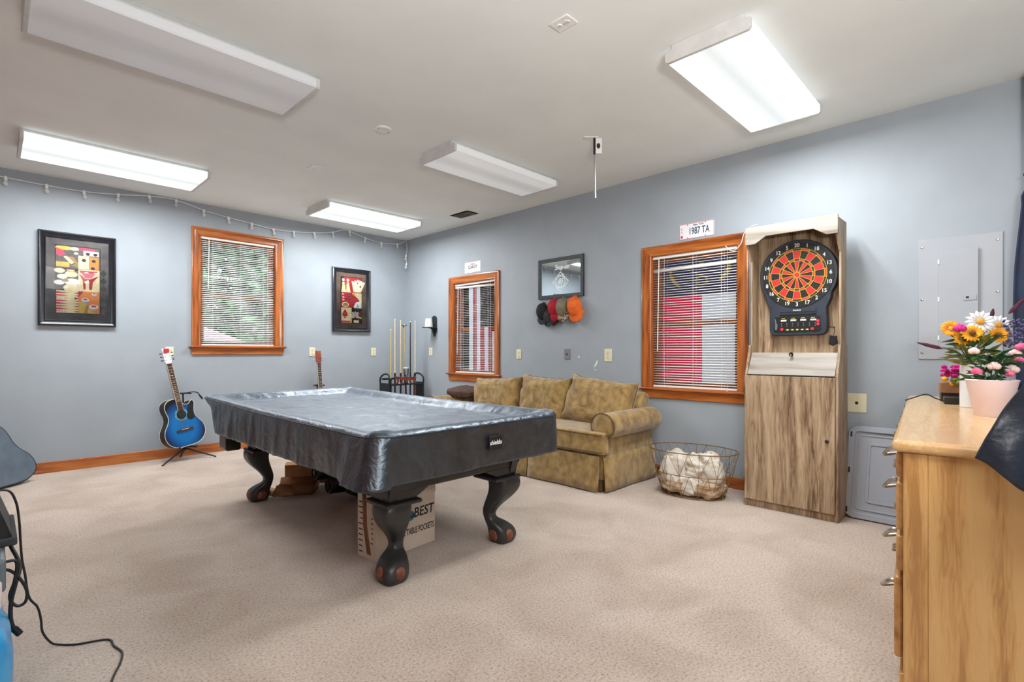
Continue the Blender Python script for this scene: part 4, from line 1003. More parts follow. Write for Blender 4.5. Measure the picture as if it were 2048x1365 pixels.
# back
b = MB('sofa'); prof = [(.20, .30), (.24, .70), (.30, .82), (.38, .86), (.45, .82), (.46, .70), (.44, .10)]
b.prism(prof, -SW+.1, SW-.06, plane='yz'); b.build('back', sf, bevel=.02, smooth=60)
def arm(s_):
    b = MB('sofa'); c = s_*(SW-.0)
    b.box(min(c, c-s_*.17), max(c, c-s_*.17), -.40, .42, .10, .56)
    ring = [(c-s_*.02+.125*math.cos(a), .595+.115*math.sin(a)) for a in [2*PI*k/28 for k in range(28)]]
    b.prism(ring, -.44, .42); o = b.build('arm', sf, bevel=.02, smooth=60)
    w_ = MB('sofa_dark'); w_.tube([(x, -.445, z) for x, z in ring], .006, 6, closed=True); w_.build('welt', o)
    f_ = MB('sofa'); f_.ell((c-s_*.02, -.44, .595), (.112, .02, .10), 20, 8); f_.build('arm_front', o)
arm(1); arm(-1)
for i, (x0, x1) in enumerate(((-1.12, -.40), (-.40, .34), (.34, 1.335))):
    b = MB('sofa'); w_ = (x1-x0)/2; d_ = .375 if i < 2 else .375
    if i < 2:
        b.ell(((x0+x1)/2, -.10, .44), (1, 1, 1), 36, 20, lambda p, w_=w_, i=i: Vector((math.copysign(abs(p.x)**.3, p.x)*w_, math.copysign(abs(p.y)**.3, p.y)*.37, math.copysign(abs(p.z)**.55, p.z)*.095))*(1+.02*noise.noise(p*2+Vector((i, 0, 0)))))
    else:
        # T-shaped seat cushion wrapping in front of the arm
        out = [(x0, .24), (1.08, .24), (1.09, -.36), (1.12, -.40), (x1-.01, -.41), (x1, -.45), (x1-.005, -.495), (x1-.04, -.505), (.6, -.50), (x0+.03, -.49), (x0, -.46)]
        b.prism(out, .345, .54, plane='xy')
    o = b.build('seat_cushion', sf, bevel=.055 if i == 2 else 0, smooth=60)
    if i == 2:
        o.modifiers['bevel'].segments = 5
        w2 = MB('sofa_dark'); w2.tube([(x0+.03, -.495, .523), (.6, -.507, .525), (x1-.04, -.512, .52), (x1, -.47, .518), (x1-.005, -.41, .52)], .005, 6); w2.tube([(x0+.03, -.495, .365), (.6, -.507, .363), (x1-.04, -.512, .366), (x1, -.47, .368)], .005, 6); w2.build('welt', o)
for i, (xc, w_, zc, hh, tilt, tw) in enumerate(((-.66, .41, .73, .225, 14, -3), (.11, .355, .745, .245, 12, 2), (.84, .40, .745, .255, 17, 5))):
    b = MB('sofa'); b.ell((0, 0, 0), (1, 1, 1), 110, 72, pillowfn(w_, .155, hh, i*7+2, .02)); o = b.build('back_cushion', sf, loc=(xc, .13, zc), rot=(R(-tilt), R(tw), 0), smooth=180)
    w2 = MB('sofa_dark'); q = pillowfn(w_, .155, hh, i*7+2, .02)
    w2.tube([Vector(q(Vector((math.cos(a), 0.02, math.sin(a)))))*1.005 for a in [2*PI*k/60 for k in range(60)]], .005, 6, closed=True); w2.build('welt', o)
# skirt with kick pleats
b = MB('sofa')
def skirt(pts, z0, z1):
    top = []
    for k in range(len(pts)-1):
        a, c = Vector(pts[k]), Vector(pts[k+1]); nrm = Vector((c.y-a.y, a.x-c.x)).normalized(); n_ = max(4, int((c-a).length*16))
        b.grid(lambda u, v: (a.x+(c.x-a.x)*u+nrm.x*(.012+.022*(1-v)+.006*math.sin(u*9+k)*(1-v)), a.y+(c.y-a.y)*u+nrm.y*(.012+.022*(1-v)+.006*math.sin(u*9+k)*(1-v)), z0+(z1-z0)*v), n_, 5)
Y0 = -.47
for seg in (((-SW, .40), (-SW, Y0)), ((-SW, Y0), (-.48, Y0)), ((-.465, Y0), (.40, Y0)), ((.415, Y0), (SW-.03, Y0)), ((SW-.012, Y0+.012), (SW+.0, .42))): skirt(seg, .012, .325)
b.build('skirt', sf, smooth=180, solid=.008)
MB('sofa_dark').box(-SW+.02, SW-.03, Y0+.01, .38, .0, .1).build('dust_base', sf)
t = thing('throw_pillow', 'dark brown pillow lying at the far end of the sofa', 'cushion', (4.31, 5.13, .748), R(15))
b = MB('pillow'); b.ell((0, 0, 0), (1, 1, 1), 32, 18, pillowfn(.19, .20, .045, 9, .02)); o = b.build('cover', t, rot=(R(6), R(-8), 0), smooth=180)

# ------------------------------------------------------------------ wire basket with towels
BX, BY = 4.38, 2.055
t = thing('wire_basket', 'oval rusty brass wire basket on the carpet between the sofa and the dart cabinet', 'basket', (BX, BY, 0), R(90+8))
def oval(a, b_, z, n=60): return [(a*math.cos(2*PI*k/n), b_*math.sin(2*PI*k/n), z) for k in range(n)]
LV = [(.27, .19, .008), (.335, .235, .20), (.385, .275, .40)]
b = MB('wire')
for i, (a, c, z) in enumerate(LV): b.tube(oval(a, c, z), .0045 if i != 1 else .003, 6, closed=True)
b.build('hoop', t)
b = MB('wire')
for lv in (0, 1):
    A, C = LV[lv], LV[lv+1]; n = 13 if lv else 13
    for k in range(n):
        a0 = 2*PI*k/n
        for da in (-PI/n, 0, PI/n) if lv else (-PI/n, PI/n, 0):
            a1 = a0+da
            b.tube([(A[0]*math.cos(a0), A[1]*math.sin(a0), A[2]), (C[0]*math.cos(a1), C[1]*math.sin(a1), C[2])], .0019, 5)
b.build('wire_lattice', t)
b = MB('wire')
for k in range(-5, 6):
    y = k*.034; x = .27*math.sqrt(max(0, 1-(y/.19)**2)); b.tube([(-x, y, .006), (x, y, .006)], .002, 5)
b.build('base_grid', t)
def towel(label, loc, size, rot, m, seed, folds=3):
    b = MB(m); size = (size[0]*1.12, size[1]*1.22, size[2]*1.08)
    def f(p):
        q = Vector([math.copysign(abs(c)**.7, c) for c in p])
        n1 = noise.noise(q*1.7+Vector((seed, 0, 0))); n2 = noise.noise(q*4+Vector((0, seed, 0)))
        cr = abs(math.sin((q.z+q.x*.3)*folds*PI/1.2+seed))
        return q*(1+.22*n1+.07*n2-.10*cr)
    b.ell((0, 0, 0), size, 44, 30, f)
    o = b.build('towel', loc=loc, rot=rot, smooth=180); return tag(o, label, 'towel', 'towels in the wire basket')
towel('white towel bulging up at the left of the wire basket', (4.34, 2.19, .215), (.125, .10, .155), (.2, .2, .3), 'towel', 1)
towel('white towel in the middle of the wire basket peeking over the others', (4.40, 2.02, .225), (.12, .085, .115), (.1, -.4, .2), 'towel', 4)
towel('white towel standing highest at the right end of the wire basket', (4.40, 1.89, .235), (.10, .078, .15), (-.25, .1, .3), 'towel', 7)
towel('folded cream towel in the lower left of the wire basket', (4.33, 2.17, .075), (.15, .115, .062), (0, .1, .2), 'towel_cream', 11, 5)
towel('folded cream towel in the lower right of the wire basket', (4.38, 1.91, .085), (.14, .11, .072), (0, -.1, -.2), 'towel_cream', 13, 5)
towel('white towel end spilling down the front middle of the wire basket', (4.27, 2.03, .10), (.055, .085, .085), (.1, .25, .1), 'towel', 17)
towel('white towel bulging out left of the wire basket at mid height', (4.36, 2.285, .19), (.07, .035, .05), (.1, .25, .1), 'towel', 19)

# ------------------------------------------------------------------ grey plastic lid leaning on wall
t = thing('plastic_table_leaf', 'large grey blue plastic panel with rounded corners leaning on the wall behind the dresser', 'panel', (4.60, .57, 0), R(-90))
t.rotation_euler = (R(-17), 0, R(-90))
b = MB('lid'); b.prism(rrect(-.38, .38, .004, .71, .07, 8), -.0, .022); b.build('panel', t, bevel=.006)
def rring(b, x0, x1, z0, z1, r, w_, y0, y1):
    o_ = rrect(x0, x1, z0, z1, r, 8); i_ = rrect(x0+w_, x1-w_, z0+w_, z1-w_, max(.01, r-w_), 8); n_ = len(o_)
    A = [b.V(p[0], y0, p[1]) for p in o_]; B_ = [b.V(p[0], y0, p[1]) for p in i_]; C_ = [b.V(p[0], y1, p[1]) for p in o_]; D_ = [b.V(p[0], y1, p[1]) for p in i_]
    for k in range(n_):
        j = (k+1) % n_
        b.face([A[k], A[j], B_[j], B_[k]]); b.face([C_[k], A[k], A[j], C_[j]]); b.face([D_[k], B_[k], B_[j], D_[j]])
b = MB('lid'); rring(b, -.38, .38, .004, .71, .07, .045, -.018, .0); b.build('rim', t, bevel=.004)
b = MB('lid'); rring(b, -.315, .315, .07, .645, .03, .012, -.006, .0); rring(b, -.25, .25, .13, .585, .03, .02, -.007, .0); b.build('raised_ridge', t, bevel=.002)
b = MB('ink')
for z in (.06, .36, .64): b.prism(rrect(-.366, -.354, z-.022, z+.022, .006, 4), -.0195, -.0178)
b.build('slot', t)

# ------------------------------------------------------------------ dresser
DR = R(5.7)
t = thing('dresser', 'long golden oak dresser with a thick rounded top and rows of drawers', 'dresser', (2.215, .313, 0), DR)
L_, D_, H_ = 2.355, .53, .96
b = MB('oak_top'); b.box(0, L_, -D_, 0, H_-.042, H_); o = b.build('top', t, bevel=.018); o.modifiers['bevel'].segments = 5
b = MB('oak_side'); b.box(.035, .055, -D_+.02, -.10, .0, H_-.042); b.build('side_panel', t, bevel=.002)
b = MB('oak_side'); b.box(.030, .075, -.10, -.032, .0, H_-.042); b.build('corner_post', t, bevel=.006)
b = MB('oak_side'); b.box(L_-.06, L_-.035, -D_+.02, -.035, .0, H_-.042); b.box(.055, L_-.06, -D_+.02, -D_+.03, .0, H_-.042); b.build('back_panel', t)
b = MB('oak_front')
b.box(.05, L_-.05, -.07, -.034, .06, H_-.042); b.build('front_frame', t)
MB('oak_front').box(.04, L_-.04, -.06, -.02, 0, .13).build('plinth', t, bevel=.006)
rows = [(.815, .912), (.625, .803), (.478, .612), (.165, .462)]; HZ = [.893, .768, .578, .385]
for r_, (z0, z1) in enumerate(rows):
    for c_ in range(3):
        x0 = .08+c_*.745; x1 = x0+.73; pull = .006 if (r_ == 3 and c_ == 0) else 0
        d = MB('oak_front'); d.box(x0, x1, -.036+pull, -.010+pull, z0, z1-.006)
        d = d.build('drawer', t, bevel=.008)
        for hx in (x0+.10, x1-.17):
            pu = 1 if hx < .3 else .35
            b = MB('pewter'); zc = HZ[r_]
            b.tube(spline([(hx, -.012+pull, zc+.020), (hx+.004, .008+pull, zc+.014), (hx+.03, .004+pu*.022+pull, zc-.010), (hx+.05, .006+pu*.024+pull, zc-.024), (hx+.062, -.012+pull, zc-.014)], 4), [.006, .008, .009, .009, .008, .008, .007, .007, .006, .006, .006, .006, .006, .006, .006, .005, .005], 8); b.build('handle', d)

def dl(u, v, z=0):   # dresser-local to world
    c, s_ = math.cos(DR), math.sin(DR); return (2.215+u*c-v*s_, .313+u*s_+v*c, z)
# pink pot with flowers
pp = (3.36, .085)
t = thing('flower_pot', 'pale pink tapered tin flower pot on the dresser', 'pot', (pp[0], pp[1], .96))
b = MB('pinkpot'); b.lathe([(.062, 0), (.064, .003), (.095, .165), (.099, .172), (.096, .176), (.090, .168), (.088, .14), (.05, .14)], (0, 0, 0), 36); b.build('pot', t)
def rose(b, c, r, m, m2=None):
    b.use(m)
    for k in range(9):
        a = k*2.4; rr = r*(.35+.07*k); q = Vector((math.cos(a), math.sin(a), .5)).normalized()
        b.ell((c[0]+q.x*rr*.55, c[1]+q.y*rr*.55, c[2]+r*.25-k*r*.04), (rr*.55, rr*.55, r*.45), 8, 6)
def leafp(b, p, d, ln, w_, m='leaf'):
    b.use(m); p = Vector(p); d = Vector(d).normalized(); s_ = d.cross(Vector((0, 0, 1)))
    if s_.length < .1: s_ = Vector((1, 0, 0))
    s_.normalize(); up = s_.cross(d)
    q = [p, p+d*ln*.4+s_*w_+up*.01, p+d*ln, p+d*ln*.4-s_*w_+up*.01]; mid = p+d*ln*.5-up*w_*.3
    vs = [b.V(*v) for v in q]; mv = b.V(*mid)
    for i in range(4): b.face([vs[i], vs[(i+1) % 4], mv])
def daisy(b, c, d, r, mp, mc, n=14):
    d = Vector(d).normalized(); s_ = d.cross(Vector((0, 0, 1)));
    if s_.length < .1: s_ = Vector((1, 0, 0))
    s_.normalize(); u_ = s_.cross(d); c = Vector(c); b.use(mp)
    for k in range(n):
        a = 2*PI*k/n; e = s_*math.cos(a)+u_*math.sin(a); f = s_*math.cos(a+PI/2)+u_*math.sin(a+PI/2)
        b.poly([c+e*r*.2, c+e*r*.7+f*r*.16+d*.006, c+e*r+d*.002, c+e*r*.7-f*r*.16+d*.006])
    b.use(mc); b.ell(c+d*.004, (r*.24, r*.24, r*.24), 8, 6)
rnd = random.Random(21)
ft = thing('artificial_plant', 'pink and blush rose arrangement growing out of the pale pink pot', 'flowers', (pp[0], pp[1], 1.10))
b = MB('leaf')
for k in range(60):
    a = rnd.uniform(0, 2*PI); r_ = rnd.uniform(.0, .07); leafp(b, (r_*math.cos(a), r_*math.sin(a), rnd.uniform(.02, .15)), (math.cos(a), math.sin(a), rnd.uniform(-.3, .7)), rnd.uniform(.05, .09), .018)
for k in range(9): b.tube([(rnd.uniform(-.03, .03), rnd.uniform(-.03, .03), .0), (rnd.uniform(-.06, .06), rnd.uniform(-.06, .06), .14)], .003, 5)
b.build('leaves', ft, smooth=60)
roses = [(-.02, -.07, .085, .034, 'petal_b'), (-.085, -.01, .10, .032, 'petal_b'), (-.09, .05, .075, .028, 'petal_p'), (-.06, -.06, .065, .024, 'petal_p'), (.0, -.09, .13, .028, 'petal_p'), (.05, -.08, .16, .03, 'petal_b'), (.03, -.10, .19, .03, 'petal_p'), (-.07, .06, .17, .028, 'petal_b'), (.08, .0, .13, .03, 'petal_b')]
for x, y, z, r_, m in roses:
    b = MB(m); rose(b, (x, y, z), r_, m); b.build('rose', ft, smooth=180, label={'petal_b': 'blush rose', 'petal_p': 'pink rose'}[m])
# white canister with mixed bouquet
vp = (3.80, .17)
t = thing('white_vase', 'white cylindrical vase behind the pink pot on the dresser', 'vase', (vp[0], vp[1], .96))
MB('whitepaint').lathe([(.055, 0), (.058, .004), (.058, .235), (.054, .238), (.052, .22), (.03, .22)], (0, 0, 0), 28).build('vase', t)
fb = thing('artificial_bouquet', 'mixed bouquet of white daisies, yellow and magenta blooms in the white vase', 'flowers', (vp[0], vp[1], 1.19))
b = MB('leaf_olive')
for k in range(60):
    a = rnd.uniform(0, 2*PI); r_ = rnd.uniform(.0, .07); leafp(b, (r_*math.cos(a), r_*math.sin(a), rnd.uniform(.0, .16)), (math.cos(a), math.sin(a), rnd.uniform(-.2, .9)), rnd.uniform(.06, .11), .02, rnd.choice(('leaf', 'leaf_olive', 'leaf_olive')))
for k in range(12): b.tube([(rnd.uniform(-.02, .02), rnd.uniform(-.02, .02), -.02), (rnd.uniform(-.09, .07), rnd.uniform(-.09, .09), .17)], .0028, 5)
b.build('leaves', fb, smooth=60)
cam_d = (-.95, -.2, .35)
for (x, y, z, r_, mp, mc) in ((-.03, -.03, .24, .068, 'petal_w', 'petal_y'), (.02, -.10, .22, .06, 'petal_w', 'petal_y'), (-.06, .09, .205, .05, 'petal_y', 'petal_y'), (-.08, .0, .175, .052, 'petal_y', 'brownc'), (-.02, -.10, .165, .048, 'petal_y', 'brownc'), (-.04, .04, .15, .045, 'petal_y', 'brownc')):
    b = MB(mp); daisy(b, (x, y, z), cam_d, r_, mp, mc, 14 if mp == 'petal_w' else 18); daisy(b, (x+.004, y, z), cam_d, r_*.85, mp, mc, 12); b.build('daisy', fb, smooth=60, solid=.001, label={'petal_w': 'white daisy', 'petal_y': 'yellow bloom'}[mp])
b = MB('petal_m'); rose(b, (-.085, .05, .205), .036, 'petal_m'); b.build('magenta_bloom', fb, smooth=180)
b = MB('petal_v')
for k in range(80): b.ell((rnd.uniform(-.03, .03), rnd.uniform(-.20, -.12), rnd.uniform(.10, .25)), (.007, .007, .007), 6, 4)
b.build('lavender_spray', fb, smooth=180)
for p0, p1 in (((-.03, .13, .095), (-.05, .24, .13)), ((.0, -.14, .28), (.02, -.21, .37)), ((.0, -.07, .25), (.0, -.08, .31))):
    p0, p1 = Vector(p0), Vector(p1); b = MB('plum'); b.tube([p0, p0+(p1-p0)*.15, p0+(p1-p0)*.6, p1], [.003, .010, .010, .003], 8); b.build('plume', fb)
# small magenta flowers in a wooden box, black device, easel
t = thing('flower_box', 'little wooden box of magenta and yellow silk flowers on the dresser', 'flowers', (4.17, .27, .96), R(10))
b = MB('cardboard'); b.box(-.05, .05, -.085, .075, .055, .115); b.build('box', t, bevel=.002)
b = MB('darksteel'); b.box(-.045, .045, -.08, .07, 0, .055); b.build('stand', t)
b = MB('petal_m')
for k in range(34): rose(b, (rnd.uniform(-.05, .03), rnd.uniform(-.085, .065), rnd.uniform(.15, .225)), .020, 'petal_m')
b.build('magenta_blooms', t, smooth=180)
b = MB('petal_y')
for k in range(6): b.ell((rnd.uniform(-.05, -.03), rnd.uniform(-.07, .06), rnd.uniform(.11, .14)), (.018, .018, .016), 8, 6)
b.build('yellow_blooms', t, smooth=180)
b = MB('leaf_olive')
for k in range(8): b.ell((rnd.uniform(-.06, -.03), rnd.uniform(-.07, .01), rnd.uniform(.10, .14)), (.02, .02, .016), 8, 6)
b.build('green_fruit', t, smooth=180)
t = thing('cable_box', 'flat black electronic box with a cord lying in front of the little flower box', 'device', (3.98, .22, .96), R(8))
MB('blackp').box(-.05, .05, -.14, .09, 0, .042).build('body', t, bevel=.004)
b = MB('led'); b.box(-.0515, -.05, -.09, -.02, .010, .016); b.build('label_strip', t)
MB('cord').tube(spline([(0, .09, .015), (0, .13, .03), (.01, .17, .05), (.02, .22, .03), (.03, .27, .006)], 6), .0035, 6).build('cord', t)
t = thing('easel', 'small wooden display easel at the back of the dresser', 'easel', (4.45, .19, .96), R(10))
b = MB('grey_oak_z'); b.tube([(0, .05, 0), (.0, .035, .26)], .009, 6); b.tube([(0, -.09, 0), (.0, -.03, .26)], .009, 6); b.tube([(0, -.11, .10), (0, .07, .10)], .008, 6); b.box(-.012, .012, -.05, .05, .245, .262); b.build('stand', t)

# black leather cloth and navy curtain at right edge
t = thing('draped_cloth', 'blue black leather cloth hanging over the near end of the oak dresser', 'cloth', (2.04, .06, 0))
b = MB('leather')
cr = [((.0, .028, .955), (.015, -.10, .86), (.03, -.30, .80)), ((.01, .005, 1.02), (.02, -.12, 1.0), (.04, -.34, .98)), ((.02, -.035, 1.10), (.03, -.16, 1.10), (.05, -.36, 1.10)), ((.03, -.085, 1.20), (.04, -.2, 1.2), (.05, -.38, 1.2)), ((.04, -.14, 1.32), (.05, -.24, 1.32), (.06, -.40, 1.32))]
def cl(u, v):
    i = min(3, int(v*4)); f = v*4-i; A, C = cr[i], cr[i+1]
    def row(rw):
        a, c, d = [Vector(q) for q in rw]; return a*(1-u)**2+c*2*u*(1-u)+d*u*u if False else (a+(c-a)*min(1, u*2) if u < .5 else c+(d-c)*(u-.5)*2)
    p = row(A).lerp(row(C), f); n_ = noise.noise(Vector((u*4, v*3, 0)))
    return (p.x-.02*math.sin(u*9+v*2)+.02*n_, p.y, p.z+.012*n_)
b.grid(cl, 30, 30); b.build('cloth', t, smooth=180, solid=.006)
t = thing('curtain', 'dark navy curtain edge hanging at the far right beside the wall corner', 'curtain', (4.64, -.03, 0))
b = MB('navyc')
def cu(u, v):
    z = 1.02+v*1.36; edge = .028+.018*math.sin(v*4.2)*(1 if v < .9 else .5)-.02*(v > .93)-.016*max(0, v-.6)/.4
    return (.02*math.sin(u*30)*(.5+.5*u), edge-u*.5, z)
b.grid(cu, 60, 24); b.build('cloth', t, smooth=180, solid=.006)
MB('darksteel').tube([(0, .0, 2.40), (0, -.5, 2.40)], .008, 8).build('rod', t)

# ------------------------------------------------------------------ guitars
def guitar(label, loc, rz, lean, tilt, top, sc, head, hp, cut=True, board='rosewood'):
    t = thing('acoustic_guitar', label, 'guitar', loc); t.rotation_euler = (R(lean), R(tilt), rz); t.scale = (sc, sc, sc)
    half = [(0, 0), (.09, .004), (.15, .03), (.19, .08), (.203, .14), (.19, .20), (.155, .255), (.135, .30), (.132, .34), (.142, .385), (.145, .43), (.125, .475), (.08, .50), (.03, .503)]
    L = [(-x, z) for x, z in half]
    Rr = half[:9]+([(.142, .385), (.150, .425), (.140, .452), (.118, .450), (.09, .425), (.05, .43), (.03, .46), (.03, .503)] if cut else half[9:])
    o2 = spline([(x, 0, z) for x, z in Rr], 4)[:-1]+spline([(x, 0, z) for x, z in L[::-1]], 4)[:-1]
    out = [(p.x, p.z) for p in o2]
    b = MB(top); b.prism(out, -.05, .05, side='blackp' if top == 'blue_burst' else 'rosewood'); b.build('body', t, smooth=40)
    b = MB('cream'); b.tube([(x, -.05, z) for x, z in out], .003, 5, closed=True); b.tube([(x, .05, z) for x, z in out], .003, 5, closed=True); b.build('binding', t)
    b = MB('rosette'); b.lathe([(.066, -.0505), (.066, -.052), (.048, -.052), (.048, -.0505)], (0, 0, .33), 36, axis='y', cap=False); b.build('rosette', t)
    MB('black').lathe([(.048, -.051), (.047, -.0515)], (0, 0, .33), 32, axis='y').build('sound_hole', t)
    b = MB('black'); b.prism([(.045, .30), (.06, .265), (.09, .255), (.125, .27), (.12, .32), (.128, .37), (.135, .42), (.10, .42), (.07, .38), (.062, .34)], -.0525, -.0505); b.build('pickguard', t)
    b = MB('rosewood'); b.prism([(-.085, .16), (-.08, .182), (-.03, .186), (.03, .186), (.08, .182), (.085, .16), (.03, .158), (-.03, .158)], -.060, -.05); b.use('cream'); b.box(-.036, .036, -.064, -.06, .174, .179); b.build('bridge', t, bevel=.001)
    b = MB(board); b.box(-.026, .026, -.062, -.040, .37, .87); b.build('neck', t, bevel=.004)
    b = MB('cream')
    for k in range(19): z = .87-.60*(1-2**(-(k+1)/12)); b.box(-.026, .026, -.0635, -.062, z-.0015, z+.0015)
    for x in (-.0265, .0265): b.box(x-.0012, x+.0012, -.063, -.055, .38, .87)
    for z in (.80, .75, .69, .63, .56): b.ell((0, -.0625, z-.01), (.004, .001, .004), 8, 6)
    b.build('frets', t)
    b = MB('steel')
    for k in range(6): x = -.021+k*.0084; b.tube([(x*1.25, -.064, .178), (x, -.0665, .872)], .0007, 4)
    b.build('strings', t)
    b = MB(head); b.prism([(-.024, .872), (.024, .872), (.036, .90), (.034, 1.0), (.038, 1.03), (-.038, 1.03), (-.034, 1.0), (-.036, .90)], -.058, -.042)
    if hp: b.use(hp); b.prism([(-.03, .985), (.0, .975), (.03, .99), (.034, 1.025), (-.02, 1.028)], -.0592, -.058)
    b.build('headstock', t, bevel=.002)
    for s_ in (-1, 1):
        for k in range(3):
            b = MB('steel' if head != 'whitepaint' else 'darksteel'); z = .91+k*.036; b.tube([(s_*.032, -.05, z), (s_*.052, -.05, z)], .003, 6); b.ell((s_*.058, -.05, z), (.009, .004, .007), 8, 6); b.lathe([(.003, -.066), (.003, -.056)], (s_*.022, 0, z), 8, axis='y'); b.build('tuning_peg', t)
    return t
def gstand(label, loc, rz, yoke_z, strap=False):
    t = thing('guitar_stand', label, 'stand', loc, rz)
    b = MB('blackp'); b.tube([(0, .02, .10), (0, .10, yoke_z)], .009, 8); b.build('post', t)
    for p in ((-.27, -.24, .009), (.29, -.10, .009), (.0, .20, .009)):
        b = MB('blackp'); b.tube([(0, .02, .13), (p[0]*.15, p[1]*.15+.01, .115), p], [.012, .010, .008], 8); b.ell(p, (.012, .012, .009), 8, 6); b.build('leg', t)
    b = MB('blackp'); b.tube([(0, .02, .15), (-.07, -.02, .145), (-.08, -.10, .15), (-.08, -.135, .17)], .009, 8); b.tube([(0, .02, .15), (.08, -.02, .145), (.09, -.10, .15), (.09, -.135, .17)], .009, 8); b.build('cradle', t)
    b = MB('blackp'); b.tube([(-.055, .0, yoke_z), (-.05, .09, yoke_z), (.05, .09, yoke_z), (.055, .0, yoke_z)], .010, 8); b.build('yoke', t)
    if strap: b = MB('cord'); b.tube(spline([(.04, .05, yoke_z+.01), (.10, .04, yoke_z+.015), (.14, .03, yoke_z+.0), (.165, .03, yoke_z-.05), (.19, .03, yoke_z-.075), (.175, .03, yoke_z-.045), (.145, .03, yoke_z-.01)], 5), .006, 6); b.build('retaining_strap', t)
    return t
guitar('blue burst cutaway acoustic guitar with a white headstock on a stand by the back wall', (1.615, 6.93, .165), R(17), -8, -9, 'blue_burst', 1.12, 'whitepaint', 'red')
gstand('black tripod stand holding the blue acoustic guitar', (1.61, 6.96, 0), R(0), .77, True)
guitar('brown acoustic guitar showing only its neck and headstock behind the pool table', (3.25, 6.93, .165), 0, -8, 0, 'amber_burst', 1.08, 'redwood', None, cut=False, board='blackp')
gstand('black stand mostly hidden behind the pool table holding the brown guitar', (3.25, 6.96, 0), 0, .79)

# guitar case leaning at the left
t = thing('guitar_case', 'slate grey hard guitar case leaning by the back wall at the left edge', 'case', (.0, 6.62, .0)); t.rotation_euler = (R(-9), 0, R(42))
pts = [(.15, .015), (.30, .03), (.39, .09), (.405, .17), (.36, .26), (.28, .33), (.225, .40), (.195, .47), (.15, .545), (.08, .60), (-.02, .645), (-.14, .69), (-.26, .82), (-.36, .92), (-.44, .87), (-.37, .72), (-.28, .60), (-.25, .50), (-.29, .38), (-.31, .24), (-.26, .10), (-.12, .02)]
o2 = [(p.x, p.z) for p in spline([(x, 0, z) for x, z in pts], 5, closed=True)]
b = MB('case'); b.prism(o2, -.055, .055); b.build('shell', t, bevel=.012, smooth=40)
b = MB('blackp'); b.tube([(x, -.045, z) for x, z in o2], .007, 6, closed=True); b.tube([(x, .01, z) for x, z in o2], .005, 6, closed=True); b.build('edge_piping', t)

# ------------------------------------------------------------------ cue rack
t = thing('cue_rack', 'dark floor rack for pool cues with a red brown notched board in the back corner', 'rack', (4.37, 6.62, 0))
for s_ in (-1, 1):
    b = MB('blackp'); b.prism([(-.13, 0), (.13, 0), (.13, .80), (-.13, .80)], s_*.30-.010, s_*.30+.010, plane='yz'); b.tube(spline([(s_*.30, -.12, .79), (s_*.30, -.12, .87), (s_*.28, -.06, .925), (s_*.28, .06, .925), (s_*.30, .12, .87), (s_*.30, .12, .79)], 4), .014, 8); b.build('side_panel', t, bevel=.004)
b = MB('rosewood'); b.box(-.29, .29, -.12, .12, .03, .07); b.build('base_shelf', t, bevel=.003)
b = MB('blackp'); b.box(-.29, .29, -.13, .06, .765, .785); b.build('top_shelf', t, bevel=.003)
b = MB('redwood'); b.box(-.20, .16, -.135, -.115, .845, .885, rot=Matrix.Rotation(R(4), 3, 'Y'))
for k in range(5): b.box(-.15+k*.07, -.13+k*.07, -.11, -.09, .80, .87)
b.build('notched_board', t, bevel=.003)
b = MB('blackp'); b.box(-.29, .29, .05, .10, .845, .87); b.build('back_rail', t)
CUES = [(-.215, -.03, 0, 'yellowmaple', 'rosewood', 1.58, 'yellow maple pool cue, leftmost in the rack'), (-.165, -.06, 0, 'maple', 'blackp', 1.73, 'pale pool cue just right of the yellow one'), (-.04, -.02, 0, 'maple', 'blackp', 1.72, 'pale pool cue standing in the middle of the rack'), (.085, .0, -.05, 'yellowmaple', 'rosewood', 1.66, 'tan bridge stick with a small metal head leaning in the rack'), (.125, -.03, 0, 'blackp', 'navy', 1.71, 'black pool cue standing right of the bridge stick'), (.20, -.05, 0, 'maple', 'tape', 1.72, 'pale pool cue with a brown butt, rightmost in the rack')]
for x, y, lx, m, butt, top, lab in CUES:
    t = thing('pool_cue', lab, 'cue', (4.37+x, 6.62+y, .07), 0, None)
    top -= .07
    b = MB(m); b.tube([(lx*.5, 0, top*.52), (lx, 0, top)], [.011, .0065], 10); b.build('shaft', t)
    b = MB(butt); b.tube([(0, 0, 0), (lx*.5, 0, top*.5)], [.016, .0125], 12); b.build('butt', t)
    b = MB('blackp'); b.tube([(lx*.5, 0, top*.5), (lx*.52, 0, top*.53)], .013, 12); b.build('joint', t)
    b = MB('whitepaint'); b.tube([(lx, 0, top), (lx, 0, top+.018)], .0066, 8); b.build('ferrule', t)
    if lx: b = MB('darksteel'); b.tube([(lx-.07, 0, top-.0), (lx+.05, 0, top+.004)], .005, 6); b.tube([(lx-.01, 0, top-.03), (lx-.01, 0, top)], .009, 8); b.build('bridge_head', t)
t = thing('drinking_glass', 'small clear glass with a white rim standing on the cue rack', 'glass', (4.40, 6.56, .787))
MB('bulbglass').lathe([(.028, 0), (.04, .24), (.038, .24), (.026, .006)], (0, 0, 0), 20).build('glass', t)
MB('white').lathe([(.041, .225), (.042, .245), (.038, .245), (.038, .225)], (0, 0, 0), 20, cap=False).build('rim', t)
